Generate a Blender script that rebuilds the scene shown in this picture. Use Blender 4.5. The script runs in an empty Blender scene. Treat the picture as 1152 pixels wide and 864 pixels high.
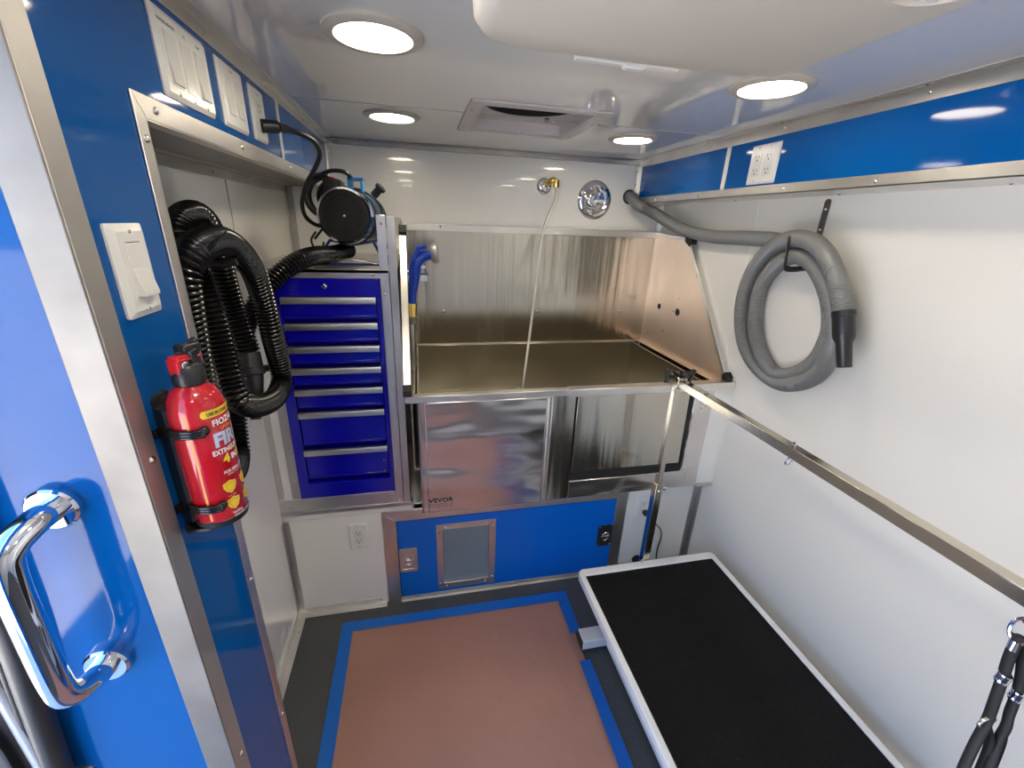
import bpy, bmesh, math, random
from mathutils import Matrix, Vector
random.seed(7)
SC = bpy.context.scene
COL = SC.collection
PI = math.pi
HOSE_BLACK = [[-0.2455,1.72,1.4378],[-0.2821,1.62,1.4285],[-0.3228,1.5,1.4307],[-0.3656,1.43,1.4119],[-0.4216,1.385,1.3622],[-0.475,1.3566,1.2842],[-0.5,1.2954,1.2079],[-0.505,1.2235,1.1139],[-0.505,1.1791,1.0133],[-0.5,1.1464,0.9398],[-0.485,1.0706,0.9239],[-0.465,0.9736,0.9829],[-0.445,0.9129,1.1067],[-0.43,0.8923,1.2157],[-0.42,0.8772,1.3027],[-0.41,0.8645,1.3812],[-0.4,0.8578,1.4416],[-0.392,0.8811,1.4757],[-0.39,0.9439,1.4936],[-0.39,1.0213,1.4951],[-0.39,1.0953,1.4711],[-0.392,1.1711,1.4185],[-0.395,1.2201,1.3271],[-0.395,1.2373,1.2465],[-0.4,1.2695,1.1656],[-0.4,1.2681,1.0983],[-0.405,1.2025,1.0697],[-0.41,1.087,1.0963],[-0.42,1.0212,1.1416],[-0.43,1.0244,1.1961],[-0.44,1.0398,1.2617],[-0.448,1.046,1.3356],[-0.46,1.0524,1.4023],[-0.468,1.0339,1.4556],[-0.472,1.0234,1.4978],[-0.475,1.0684,1.5329],[-0.475,1.1324,1.5439],[-0.475,1.1819,1.5193],[-0.478,1.21,1.4618],[-0.48,1.2271,1.3893],[-0.478,1.238,1.3194],[-0.468,1.2368,1.2527],[-0.46,1.236,1.1956]]
BLACK_CUFF = [[-0.46,1.236,1.1956],[-0.457,1.2207,1.1442],[-0.455,1.2023,1.0803],[-0.452,1.1755,1.0197]]
HOSE_GREY = [[1.05,2.14,1.695],[1.05,2.105,1.69],[1.066,2.065,1.655],[1.13,2.0151,1.6204],[1.18,1.8551,1.5562],[1.207,1.6606,1.5291],[1.212,1.4446,1.5304],[1.212,1.2879,1.5249],[1.212,1.1785,1.4868],[1.212,1.1201,1.449],[1.212,1.0652,1.3869],[1.21,1.0276,1.308],[1.209,1.021,1.2464],[1.209,1.0409,1.1746],[1.209,1.1,1.1151],[1.209,1.1727,1.0927],[1.209,1.249,1.1344],[1.209,1.3035,1.2067],[1.209,1.3287,1.2971],[1.206,1.3224,1.3811],[1.192,1.2583,1.4545],[1.175,1.1885,1.4853],[1.163,1.1181,1.4799],[1.158,1.0521,1.4352],[1.157,0.9938,1.3601],[1.159,0.964,1.2918],[1.165,0.9633,1.2229],[1.18,0.9914,1.1574],[1.196,1.06,1.0991],[1.207,1.1504,1.0679],[1.211,1.2527,1.0854],[1.211,1.3348,1.1399],[1.211,1.3844,1.2181],[1.209,1.4033,1.3137],[1.2,1.378,1.412],[1.175,1.2929,1.4978],[1.155,1.1984,1.5353],[1.14,1.1103,1.5334],[1.132,1.0453,1.5048],[1.13,0.9927,1.4541],[1.13,0.9593,1.4032],[1.13,0.9299,1.3479]]
GREY_CUFF = [[1.13,0.9314,1.3524],[1.13,0.9084,1.2887],[1.13,0.8827,1.2155]]
STRAP = [[-0.368,0.8903,1.4817],[-0.359,0.8986,1.4936],[-0.362,0.9479,1.507],[-0.375,1.008,1.5148]]
CORD = [[-0.352,1.2573,1.7478],[-0.31,1.2896,1.7491],[-0.2831,1.32,1.7465],[-0.2606,1.38,1.7392],[-0.2551,1.43,1.7163],[-0.2768,1.46,1.6821],[-0.3097,1.49,1.6429],[-0.3376,1.52,1.5941],[-0.344,1.55,1.5562],[-0.3349,1.58,1.5328],[-0.3125,1.61,1.5196],[-0.2783,1.66,1.526]]
LEASH_A = [[0.865,0.2887,0.9945],[0.867,0.2865,0.9552],[0.87,0.282,0.9131],[0.87,0.2769,0.8733],[0.87,0.2711,0.8243],[0.86,0.2655,0.7786],[0.85,0.2584,0.7343],[0.84,0.2496,0.6919]]
LEASH_B = [[0.875,0.2892,0.9917],[0.885,0.2757,0.9261],[0.885,0.2695,0.8844],[0.885,0.2646,0.8455],[0.883,0.2598,0.8258],[0.88,0.257,0.7938],[0.87,0.2469,0.749],[0.86,0.2381,0.7077]]
SHOWER = [[0.645,2.075,1.725],[0.642,2.07,1.66],[0.5822,2.03,1.5217],[0.5315,1.92,1.291],[0.4765,1.78,1.0961],[0.43,1.66,0.9513],[0.4,1.62,0.8],[0.37,1.66,0.72],[0.3,1.8,0.7]]
SPRAY = [[0.0645,1.75,1.4267],[0.0162,1.72,1.418],[-0.0048,1.71,1.3923],[-0.0141,1.71,1.3325],[-0.0235,1.71,1.2746],[-0.0259,1.71,1.2225],[-0.0292,1.71,1.1871],[-0.0421,1.71,0.8719]]

# ---------------------------------------------------------------- materials
def mat(name, col, rough=.5, metal=0., coat=0., spec=.5, bump=None, var=None, brush=None, emit=None, coat_rough=.03, ior=1.5, spots=None):
    m = bpy.data.materials.new(name); m.use_nodes = True
    nt = m.node_tree; N = nt.nodes; L = nt.links
    b = N['Principled BSDF']
    b.inputs['Base Color'].default_value = (*col, 1)
    b.inputs['Roughness'].default_value = rough
    b.inputs['Metallic'].default_value = metal
    b.inputs['Coat Weight'].default_value = coat
    b.inputs['Coat Roughness'].default_value = coat_rough
    b.inputs['Specular IOR Level'].default_value = spec
    b.inputs['IOR'].default_value = ior
    tc = N.new('ShaderNodeTexCoord'); mp = N.new('ShaderNodeMapping')
    L.new(tc.outputs['Object'], mp.inputs['Vector'])
    if emit:
        b.inputs['Emission Color'].default_value = (*emit[0], 1); b.inputs['Emission Strength'].default_value = emit[1]
    colsock = None
    if var:                                   # (scale, amount, [stretch])
        n = N.new('ShaderNodeTexNoise'); n.inputs['Scale'].default_value = var[0]; n.inputs['Detail'].default_value = 5
        if len(var) > 2: mp.inputs['Scale'].default_value = var[2]
        L.new(mp.outputs['Vector'], n.inputs['Vector'])
        r = N.new('ShaderNodeValToRGB')
        a = var[1]
        r.color_ramp.elements[0].position = .3; r.color_ramp.elements[1].position = .7
        r.color_ramp.elements[0].color = (*[c*(1-a) for c in col], 1)
        r.color_ramp.elements[1].color = (*[min(1, c*(1+a)) for c in col], 1)
        L.new(n.outputs['Fac'], r.inputs['Fac']); L.new(r.outputs['Color'], b.inputs['Base Color'])
        colsock = r.outputs['Color']
    if spots:                                 # (scale, threshold, colour)
        n = N.new('ShaderNodeTexNoise'); n.inputs['Scale'].default_value = spots[0]; n.inputs['Detail'].default_value = 2
        L.new(tc.outputs['Object'], n.inputs['Vector'])
        r = N.new('ShaderNodeMapRange'); r.inputs[1].default_value = spots[1]; r.inputs[2].default_value = spots[1]+.03
        L.new(n.outputs['Fac'], r.inputs[0])
        mx = N.new('ShaderNodeMixRGB'); mx.inputs[2].default_value = (*spots[2], 1)
        if colsock: L.new(colsock, mx.inputs[1])
        else: mx.inputs[1].default_value = (*col, 1)
        L.new(r.outputs[0], mx.inputs[0]); L.new(mx.outputs[0], b.inputs['Base Color'])
    last = None
    def addbump(hsock, strength, dist):
        nonlocal last
        bp = N.new('ShaderNodeBump'); bp.inputs['Strength'].default_value = strength; bp.inputs['Distance'].default_value = dist
        L.new(hsock, bp.inputs['Height'])
        if last: L.new(last, bp.inputs['Normal'])
        last = bp.outputs['Normal']
    if brush:                                 # (stretch vec, scale, strength, dist)
        m2 = N.new('ShaderNodeMapping'); m2.inputs['Scale'].default_value = brush[0]
        L.new(tc.outputs['Object'], m2.inputs['Vector'])
        n = N.new('ShaderNodeTexNoise'); n.inputs['Scale'].default_value = brush[1]; n.inputs['Detail'].default_value = 3
        L.new(m2.outputs['Vector'], n.inputs['Vector']); addbump(n.outputs['Fac'], brush[2], brush[3])
    for bb in (bump or []):                   # (stretch vec, scale, strength, dist, detail)
        m2 = N.new('ShaderNodeMapping'); m2.inputs['Scale'].default_value = bb[0]
        L.new(tc.outputs['Object'], m2.inputs['Vector'])
        n = N.new('ShaderNodeTexNoise'); n.inputs['Scale'].default_value = bb[1]; n.inputs['Detail'].default_value = bb[4] if len(bb) > 4 else 2
        L.new(m2.outputs['Vector'], n.inputs['Vector']); addbump(n.outputs['Fac'], bb[2], bb[3])
    if last:
        L.new(last, b.inputs['Normal'])
        if coat: L.new(last, b.inputs['Coat Normal'])
    return m

ONE = (1, 1, 1)
M = dict(
 white=mat('white wall panel', (.90, .89, .845), .25, spec=.5, coat=.8, coat_rough=.03, bump=[(ONE, 3, .05, .01)]),
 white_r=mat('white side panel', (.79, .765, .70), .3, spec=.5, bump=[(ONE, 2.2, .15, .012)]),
 ceil=mat('gloss ceiling panel', (.80, .79, .75), .06, coat=.45, coat_rough=.01, spec=.5, bump=[(ONE, 2.0, .02, .01)]),
 blue=mat('gloss blue panel', (.001, .090, .335), .06, spec=.28, bump=[(ONE, 1.5, .05, .008)]),
 blue_door=mat('satin blue door', (.001, .135, .62), .28, spec=.4),
 alu=mat('aluminium trim', (.78, .76, .72), .34, metal=1, var=(6, .10, (1, 1, 1)), brush=((3, 60, 60), 8, .12, .002)),
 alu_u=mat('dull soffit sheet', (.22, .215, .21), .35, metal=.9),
 alu_k=mat('aluminium ceiling angle', (.42, .40, .37), .25, metal=1, var=(5, .3, (.6, 1, 1))),
 alu_o=mat('aluminium outward face', (.25, .232, .205), .5, metal=.8, var=(9, .16, (1, 1, 1))),  # same metal as the inner face, base darkened to offset outdoor light
 alu_j=mat('aluminium doorway angle', (.52, .505, .48), .5, metal=.9, var=(5, .12)),
 alu_d=mat('aluminium trim dull', (.60, .59, .57), .42, metal=1, var=(5, .15)),
 darksteel=mat('dark flat steel', (.20, .19, .18), .4, metal=1),
 rivet=mat('rivet steel', (.7, .69, .66), .25, metal=1),
 steel=mat('brushed stainless', (.60, .56, .47), .17, metal=1, brush=((90, 1, .6), 6, .10, .003), bump=[((6, 1, .25), 2.4, .5, .012)]),
 steel_in=mat('stainless basin', (.55, .52, .44), .26, metal=1, bump=[((1, 1, 3), 1.5, .4, .015)]),
 steel_front=mat('stainless apron', (.82, .78, .75), .20, metal=1, brush=((120, 1, .6), 6, .06, .002), bump=[((.8, 1, 2.4), 2.4, .9, .035)]),
 steel_side=mat('stainless side sheet', (.90, .70, .54), .36, metal=.6, var=(5, .08), spots=(30, .73, (.30, .14, .07))),  # peach base tint imitates a warm reflection; the brown spots are dirt
 chrome=mat('chrome', (.86, .86, .88), .04, metal=1),
 brass=mat('brass', (.80, .55, .14), .2, metal=1),
 blackrub=mat('black corrugated plastic', (.010, .010, .010), .17, spec=.5),
 black=mat('black plastic', (.015, .015, .016), .35),
 blackmat=mat('black matte', (.012, .012, .012), .6),
 rubber=mat('black rubber', (.026, .025, .022), .40, bump=[(ONE, 300, .2, .001)]),
 greyhose=mat('grey ribbed hose', (.20, .20, .195), .38),
 cab=mat('ultramarine enamel', (.005, .003, .42), .16, spec=.5, coat=.4, bump=[(ONE, 4, .06, .004)]),
 plate=mat('white plastic plate', (.82, .81, .76), .25),
 plate2=mat('white plastic rocker', (.74, .73, .69), .22),
 ink=mat('dark print', (.03, .03, .03), .6),
 slot=mat('dark slot', (.02, .02, .02), .7),
 red=mat('red enamel', (.52, .008, .016), .14, coat=.6),
 redpl=mat('red plastic', (.60, .012, .02), .3),
 yellow=mat('yellow print', (.85, .60, .04), .35),
 wprint=mat('white print', (.85, .84, .84), .35),
 lilac=mat('silver print', (.55, .60, .80), .3, metal=.3),
 orange=mat('orange print', (.85, .25, .02), .35),
 floor=mat('grey vinyl floor', (.075, .079, .080), .5, var=(260, .55), bump=[(ONE, 160, .25, .001)]),
 tape=mat('blue masking tape', (.003, .14, .56), .55, bump=[(ONE, 60, .3, .001)]),
 paper=mat('brown rosin paper', (.40, .205, .155), .72, var=(2.5, .07), bump=[(ONE, 3, .7, .02, 4), ((2, 1, 1), 9, .3, .006)]),
 tmat=mat('black grooming mat', (.004, .004, .004), .5, spec=.15, bump=[((1, 1, 1), 110, 1.0, .004, 1)]),
 twhite=mat('white painted steel', (.82, .82, .80), .25),
 acpl=mat('off white moulded plastic', (.62, .57, .49), .5, bump=[(ONE, 200, .15, .001)]),
 ventpl=mat('pinkish white vent plastic', (.66, .61, .59), .35),
 glass=None,
 lamp=mat('led disc', (1, .97, .9), .5, emit=((1, .88, .69), 28.)),
 lamptrim=mat('lamp trim ring', (.55, .50, .42), .35),
 pavement=mat('concrete pavement', (.62, .60, .58), .9, var=(1.3, .10)),
 body=mat('white van body', (.55, .56, .58), .25, coat=.5),
 bluepl=mat('blue sprayer plastic', (.004, .045, .42), .3),
 blued=mat('blue dryer shell', (.02, .10, .22), .3, metal=.4),
 blueframe=mat('blue cradle', (.01, .02, .22), .4),
 skyblue=mat('bright blue clip', (.01, .25, .62), .35),
 smoke=mat('dark interior', (.10, .12, .14), .5),
 cardb=mat('brown shelf edge', (.3, .16, .08), .6),
)
g = bpy.data.materials.new('window glass'); g.use_nodes = True
gb = g.node_tree.nodes['Principled BSDF']; gb.inputs['Transmission Weight'].default_value = .45; gb.inputs['Roughness'].default_value = .08; gb.inputs['IOR'].default_value = 1.45
gb.inputs['Base Color'].default_value = (.34, .42, .50, 1)
M['glass'] = g

# ---------------------------------------------------------------- mesh builder
class MB:
    def __init__(s, T=None): s.bm = bmesh.new(); s.T = T or Matrix.Identity(4)
    def v(s, p): return s.bm.verts.new(s.T @ Vector(p))
    def f(s, vs):
        try: return s.bm.faces.new(vs)
        except ValueError: return None
    def box(s, x0, x1, y0, y1, z0, z1):
        vs = [s.v((x, y, z)) for x in (x0, x1) for y in (y0, y1) for z in (z0, z1)]
        for q in ((0,1,3,2),(4,6,7,5),(0,4,5,1),(2,3,7,6),(0,2,6,4),(1,5,7,3)): s.f([vs[i] for i in q])
        return s
    def prism(s, pts, axis, a0, a1):
        def P(p, a):
            return {'x': (a, p[0], p[1]), 'y': (p[0], a, p[1]), 'z': (p[0], p[1], a)}[axis]
        A = [s.v(P(p, a0)) for p in pts]; B = [s.v(P(p, a1)) for p in pts]
        s.f(A[::-1]); s.f(B)
        n = len(pts)
        for i in range(n): s.f([A[i], A[(i+1) % n], B[(i+1) % n], B[i]])
        return s
    def ring_prism(s, outer, inner, axis, a0, a1):
        def P(p, a): return {'x': (a, p[0], p[1]), 'y': (p[0], a, p[1]), 'z': (p[0], p[1], a)}[axis]
        n = len(outer)
        O0 = [s.v(P(p, a0)) for p in outer]; O1 = [s.v(P(p, a1)) for p in outer]
        I0 = [s.v(P(p, a0)) for p in inner]; I1 = [s.v(P(p, a1)) for p in inner]
        for i in range(n):
            j = (i+1) % n
            s.f([O0[i], O0[j], O1[j], O1[i]]); s.f([I0[j], I0[i], I1[i], I1[j]])
            s.f([O1[i], O1[j], I1[j], I1[i]]); s.f([O0[j], O0[i], I0[i], I0[j]])
        return s
    def cyl(s, p0, p1, r0, r1=None, seg=20):
        return s.lathe(p0, Vector(p1)-Vector(p0), [(0, r0), (1, r0 if r1 is None else r1)], seg, True)
    def lathe(s, o, d, prof, seg=28, rel=False, sx=1.):
        o = Vector(o); d = Vector(d); Ln = d.length; w = d.normalized()
        if not rel: Ln = 1
        up = Vector((0, 0, 1)) if abs(w.z) < .9 else Vector((1, 0, 0))
        u = w.cross(up).normalized(); v = w.cross(u).normalized()
        rings = []
        for t, r in prof:
            c = o + w*(t*Ln)
            if r < 1e-6: rings.append([s.v(c)])
            else: rings.append([s.v(c+(u*math.cos(a)*sx+v*math.sin(a))*r) for a in [2*PI*k/seg for k in range(seg)]])
        for A, B in zip(rings, rings[1:]):
            for k in range(seg):
                l = (k+1) % seg
                if len(A) == 1 and len(B) == 1: continue
                if len(A) == 1: s.f([A[0], B[l], B[k]])
                elif len(B) == 1: s.f([A[k], A[l], B[0]])
                else: s.f([A[k], A[l], B[l], B[k]])
        if len(rings[0]) > 1: s.f(rings[0][::-1])
        if len(rings[-1]) > 1: s.f(rings[-1])
        return s
    def tube(s, pts, r, seg=12, closed=False, rf=None, flat=None):
        P = [Vector(p) for p in pts]; n = len(P)
        T = []
        for i in range(n):
            a = P[(i-1) % n] if closed or i > 0 else P[i]
            b = P[(i+1) % n] if closed or i < n-1 else P[i]
            T.append((b-a).normalized())
        up = Vector((0, 0, 1)) if abs(T[0].z) < .9 else Vector((1, 0, 0))
        u = T[0].cross(up).normalized(); rings = []
        for i in range(n):
            u = (u - T[i]*u.dot(T[i])).normalized(); v = T[i].cross(u)
            rr = rf(i) if rf else r
            fa, fb = flat or (1, 1)
            rings.append([s.v(P[i]+(u*math.cos(2*PI*k/seg)*fa+v*math.sin(2*PI*k/seg)*fb)*rr) for k in range(seg)])
        m = n if closed else n-1
        for i in range(m):
            A = rings[i]; B = rings[(i+1) % n]
            for k in range(seg): s.f([A[k], A[(k+1) % seg], B[(k+1) % seg], B[k]])
        if not closed: s.f(rings[0][::-1]); s.f(rings[-1])
        return s
    def dome(s, c, n, r, h=.5, seg=10):
        return s.lathe(c, n, [(0, r), (r*h*.55, r*.82), (r*h*.9, r*.45), (r*h, 0)], seg)

def smooth_path(pts, step):
    P = [Vector(p) for p in pts]
    P = [P[0]*2-P[1]] + P + [P[-1]*2-P[-2]]
    dense = []
    for i in range(1, len(P)-2):
        a, b, c, d = P[i-1:i+3]
        for k in range(24):
            t = k/24
            dense.append(.5*((2*b)+(-a+c)*t+(2*a-5*b+4*c-d)*t*t+(-a+3*b-3*c+d)*t**3))
    dense.append(P[-2])
    out = [dense[0]]; acc = 0
    for a, b in zip(dense, dense[1:]):
        L = (b-a).length
        while acc+L >= step and L > 1e-9:
            t = (step-acc)/L; a = a+(b-a)*t; out.append(a); L = (b-a).length; acc = 0
        acc += L
    return out

def rrect(x0, x1, y0, y1, r, n=5):
    o = []
    for cx, cy, a0 in ((x1-r, y1-r, 0), (x0+r, y1-r, PI/2), (x0+r, y0+r, PI), (x1-r, y0+r, 1.5*PI)):
        for k in range(n+1):
            a = a0+PI/2*k/n; o.append((cx+r*math.cos(a), cy+r*math.sin(a)))
    return o

def frame(o, u, v):
    u = Vector(u).normalized(); v = Vector(v).normalized(); n = u.cross(v)
    return Matrix(((u.x, v.x, n.x, o[0]), (u.y, v.y, n.y, o[1]), (u.z, v.z, n.z, o[2]), (0, 0, 0, 1)))

WLOC = {}
def root_loc(p):
    while p.parent: p = p.parent
    return Vector(WLOC[p.name])

def _mesh(name, mb, m, off, smooth, bevel):
    bm = mb.bm
    bmesh.ops.translate(bm, verts=bm.verts, vec=-off)
    bmesh.ops.recalc_face_normals(bm, faces=bm.faces)
    me = bpy.data.meshes.new(name); bm.to_mesh(me); bm.free()
    for x in (m if isinstance(m, (list, tuple)) else [m]): me.materials.append(x if not isinstance(x, str) else M[x])
    if smooth:
        for p in me.polygons: p.use_smooth = True
        me.set_sharp_from_angle(angle=math.radians(smooth if smooth > 1 else 35))
    o = bpy.data.objects.new(name, me); COL.objects.link(o)
    if bevel:
        b = o.modifiers.new('bevel', 'BEVEL'); b.width = bevel; b.segments = 2; b.limit_method = 'ANGLE'; b.angle_limit = math.radians(40)
    return o

def part(name, mb, m, parent, smooth=35, bevel=0, label=None):
    o = _mesh(name, mb, m, root_loc(parent), smooth, bevel)
    o.parent = parent
    if label: o['label'] = label
    return o

def thing(name, label, cat, loc, group=None):
    o = bpy.data.objects.new(name, None); COL.objects.link(o); o.empty_display_size = .05
    o.location = loc; WLOC[o.name] = loc
    o['label'] = label; o['category'] = cat
    if group: o['group'] = group
    return o

def solo(name, mb, m, label, cat, group=None, smooth=35, bevel=0):
    vs = [v.co for v in mb.bm.verts]
    c = Vector(((min(v.x for v in vs)+max(v.x for v in vs))/2, (min(v.y for v in vs)+max(v.y for v in vs))/2, min(v.z for v in vs)))
    o = _mesh(name, mb, m, c, smooth, bevel); o.location = c; WLOC[o.name] = c
    o['label'] = label; o['category'] = cat
    if group: o['group'] = group
    return o

def struct(name, mb, m, smooth=35, bevel=0):
    o = _mesh(name, mb, m, Vector((0, 0, 0)), smooth, bevel); o['kind'] = 'structure'; WLOC[o.name] = (0, 0, 0)
    return o

def rivets(parent, pts, n, r=.0055, m='rivet'):
    for p in pts:
        b = MB(); b.dome(p, n, r, .6)
        part('rivet', b, m, parent)

def text_bm(mb, s, height, T, width=None, align='LEFT', depth=0, wrap=None, bold=0.):
    cu = bpy.data.curves.new('t', 'FONT'); cu.body = s; cu.size = 1; cu.fill_mode = 'BOTH'; cu.offset = bold
    cu.resolution_u = 3
    ob = bpy.data.objects.new('t', cu); COL.objects.link(ob)
    dg = bpy.context.evaluated_depsgraph_get(); me = bpy.data.meshes.new_from_object(ob.evaluated_get(dg))
    xs = [v.co.x for v in me.vertices]; ys = [v.co.y for v in me.vertices]
    w = max(xs)-min(xs); h = max(ys)-min(ys)
    sy = height/h; sx = (width/w) if width else sy
    x0 = min(xs)+(w/2 if align == 'CENTER' else 0)
    vv = []
    for v in me.vertices:
        p = Vector(((v.co.x-x0)*sx, (v.co.y-min(ys))*sy, 0))
        vv.append(mb.bm.verts.new(wrap(p) if wrap else T @ p))
    for p in me.polygons:
        try: mb.bm.faces.new([vv[i] for i in p.vertices])
        except ValueError: pass
    bpy.data.objects.remove(ob); bpy.data.curves.remove(cu); bpy.data.meshes.remove(me)

# ---------------------------------------------------------------- dimensions of the van (metres)
XL, XR = -.535, 1.24          # side walls
YB, YD = 2.14, 1.45           # back wall, front of the fitted units
XP = -.357                    # face of the blue partition and of the left header
XH = 1.09                     # face of the right header
ZC = 1.86                     # ceiling
ZH = 1.668                    # underside of the headers
YN = -1.30                    # wall behind the camera

# ---------------------------------------------------------------- shell
struct('floor', MB().box(-.60, 1.34, -1.4, 2.26, -.14, 0), 'floor')
struct('ceiling', MB().box(-.60, 1.34, -1.4, 2.26, ZC, ZC+.12), 'ceil')
struct('wall_back', MB().box(-.60, 1.34, YB, YB+.12, 0, ZC), 'white')
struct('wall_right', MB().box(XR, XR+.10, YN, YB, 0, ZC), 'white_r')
struct('wall_front', MB().box(-.60, 1.34, YN-.1, YN, 0, ZC), 'white')
struct('wall_left', MB().box(-.60, XL, .736, YB, 0, ZC), 'white')
# blue partition: the return of the side doorway, with the full height opening beyond it
struct('wall_partition', MB().box(-.575, XP, .554, .736, 0, ZC), 'blue')
struct('wall_partition_near', MB().box(-.575, XP, YN, -.60, 0, ZC), 'blue', bevel=.002)
struct('wall_over_doorway', MB().box(-.575, XP, -.60, .554, 1.80, ZC), 'blue')
struct('wall_header_left', MB().box(XL, XP, .736, YB, ZH, ZC), 'blue')
struct('wall_header_right', MB().box(XH, XR, YN, YB, ZH, ZC), 'blue')

# aluminium trims
def ang(name, boxes, m='alu', bevel=.0012):
    b = MB()
    for q in boxes: b.box(*q)
    return struct(name, b, m, bevel=bevel)
t = ang('trim_1', [(XP, XP+.0025, .554, YB, 1.836, ZC), (XP, XP+.026, .554, YB, ZC-.0025, ZC)])
rivets(t, [(XP+.0025, y, 1.848) for y in (1.02, 1.35, 1.75, 2.05)], (1, 0, 0), .004)
t = ang('trim_2', [(XH-.0025, XH, YN, YB, 1.828, ZC), (XH-.028, XH, YN, YB, ZC-.0025, ZC)])
rivets(t, [(XH-.0025, y, 1.845) for y in (.86, 1.25, 1.6, 2.05)], (-1, 0, 0), .004)
rivets(t, [(XH-.016, y, ZC-.0025) for y in (.86, 1.25, 1.6, 2.05)], (0, 0, -1), .004)
t = ang('trim_3', [(XP, XH, YB-.0025, YB, 1.836, ZC), (XP, XH, YB-.026, YB, ZC-.0025, ZC)], 'alu_k')
rivets(t, [(x, YB-.0025, 1.848) for x in (-.30, 1.02)], (0, -1, 0), .004)
t = ang('trim_4', [(XP, XP+.026, YB-.0025, YB, ZH, 1.836), (XP, XP+.0025, YB-.026, YB, ZH, 1.836)])
rivets(t, [(XP+.014, YB-.0025, z) for z in (1.81,)], (0, -1, 0), .004)
t = ang('trim_5', [(XH-.026, XH, YB-.0025, YB, 1.69, 1.836), (XH-.0025, XH, YB-.026, YB, 1.69, 1.836)])
rivets(t, [(XH-.014, YB-.0025, z) for z in (1.81, 1.75)], (0, -1, 0), .004)
# right header bottom rail and its underside
t = ang('trim_6', [(XH-.003, XH, YN, YB, ZH-.004, ZH+.024), (XH-.003, XR, YN, YB, ZH-.004, ZH)])
rivets(t, [(XH-.003, y, ZH+.009) for y in (.60, .92, 1.20, 1.62, 1.95)], (-1, 0, 0))
rivets(t, [(XR-.03, y, ZH-.004) for y in (.73, 1.12, 1.56)], (0, 0, -1), .005)
# corner back wall / right wall below header, and left alcove corner
t = ang('trim_7', [(XR-.024, XR, YB-.0025, YB, 1.52, ZH-.004), (XR-.0025, XR, YB-.024, YB, 1.52, ZH-.004)])
rivets(t, [(XR-.013, YB-.0025, 1.62), (XR-.013, YB-.0025, 1.57)], (0, -1, 0), .004)
t = ang('trim_8', [(XL, XL+.026, YB-.0025, YB, 1.40, ZH), (XL, XL+.0025, YB-.026, YB, 1.40, ZH)], 'alu_d')
# header soffit inside the alcove
t = ang('trim_9', [(XL, XL+.03, .736, YB, ZH-.0025, ZH), (XL, XL+.0025, .736, YB, ZH-.028, ZH-.0025)], 'alu_d')
rivets(t, [(XL+.0025, y, ZH-.015) for y in (.84, 1.12, 1.42, 1.75)], (1, 0, 0), .004)
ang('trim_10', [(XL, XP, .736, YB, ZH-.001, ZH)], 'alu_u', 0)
# frame of the alcove opening, upright and header rail
b = MB(); b.prism([(.736, 0), (.762, 0), (.762, ZH-.002), (.736, ZH+.028)], 'x', XP, XP+.003); b.box(XP-.02, XP+.003, .759, .762, 0, ZH)
t = struct('trim_11', b, 'alu', bevel=.001)
rivets(t, [(XP+.003, .749, z) for z in (1.64, 1.25, .86, .45, .12)], (1, 0, 0))
b = MB(); b.prism([(.736, ZH+.028), (YB, ZH+.028), (YB, ZH-.002), (.762, ZH-.002)], 'x', XP, XP+.003); b.box(XP-.02, XP+.003, .762, YB, ZH-.0045, ZH-.002)
t = struct('trim_12', b, 'alu', bevel=.0012)
rivets(t, [(XP+.003, y, ZH+.013) for y in (.79, 1.12, 1.5, 1.9)], (1, 0, 0))
# doorway corner angle (grey inner face; outward face base darkened against the outdoor light)
t = ang('trim_13', [(XP, XP+.003, .554, .590, 0, ZC)], 'alu_j')
ang('trim_17', [(XP-.040, XP+.003, .551, .554, 0, ZC)], 'alu_o')
rivets(t, [(XP+.003, .575, z) for z in (1.24, .62)], (1, 0, 0))
# joint strips of the headers
struct('trim_14', MB().box(XH-.0025, XH, 1.478, 1.498, ZH+.024, 1.828), 'plate')
struct('trim_15', MB().box(XP, XP+.0025, 1.435, 1.455, ZH+.028, 1.836), 'plate')
# ceiling joint lines, wall joints
struct('trim_16', MB().box(XP+.026, XH-.028, 1.490, 1.497, ZC-.0015, ZC), 'alu_d')
struct('trim_18', MB().box(XL, XL+.002, 1.50, 1.506, .0, ZH-.03), 'alu_d')
struct('trim_19', MB().box(XR-.0015, XR, 1.462, 1.468, .98, ZH-.004), 'white')
t = ang('baseboard_left', [(XL, XL+.0025, .762, YD, 0, .03), (XL, XL+.026, .762, YD, 0, .0025)])
rivets(t, [(XL+.014, y, .0025) for y in (1.36, 1.0)], (0, 0, 1), .004)
# pale battens on the alcove wall
for zz in (1.285, 1.225):
    struct('trim_20', MB().box(XL, XL+.003, .762, 1.18, zz, zz+.006), 'plate')

# ---------------------------------------------------------------- fitted unit under the tub
DX0, DX1, DZ0, DZ1 = -.126, .831, .018, .418
struct('wall_unit_left', MB().box(XL, -.18, YD, YD+.02, 0, .468), 'white')
struct('wall_unit_right', MB().box(.883, XR, YD, YD+.02, 0, .49), 'white')
struct('trim_21', MB().box(XL, -.055, YD-.004, YD+.50, .468, .492).box(-.055, .0, YD, YD+.5, .468, .492), 'plate', bevel=.003)
b = MB()
b.prism([(-.180, .466), (.883, .466), (DX1, DZ1), (DX0, DZ1)], 'y', YD-.004, YD)
b.prism([(-.180, 0), (-.180, .466), (DX0, DZ1), (DX0, 0)], 'y', YD-.004, YD)
b.prism([(DX1, 0), (DX1, DZ1), (.883, .466), (.883, 0)], 'y', YD-.004, YD)
b.box(-.18, .883, YD, YD+.02, .418, .49)
struct('trim_22', b, 'alu', bevel=.001)
t = ang('trim_23', [(DX0, .883, YD-.007, YD-.004, 0, .022), (DX0, .883, YD-.016, YD-.004, 0, .003)], 'alu_d')
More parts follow.
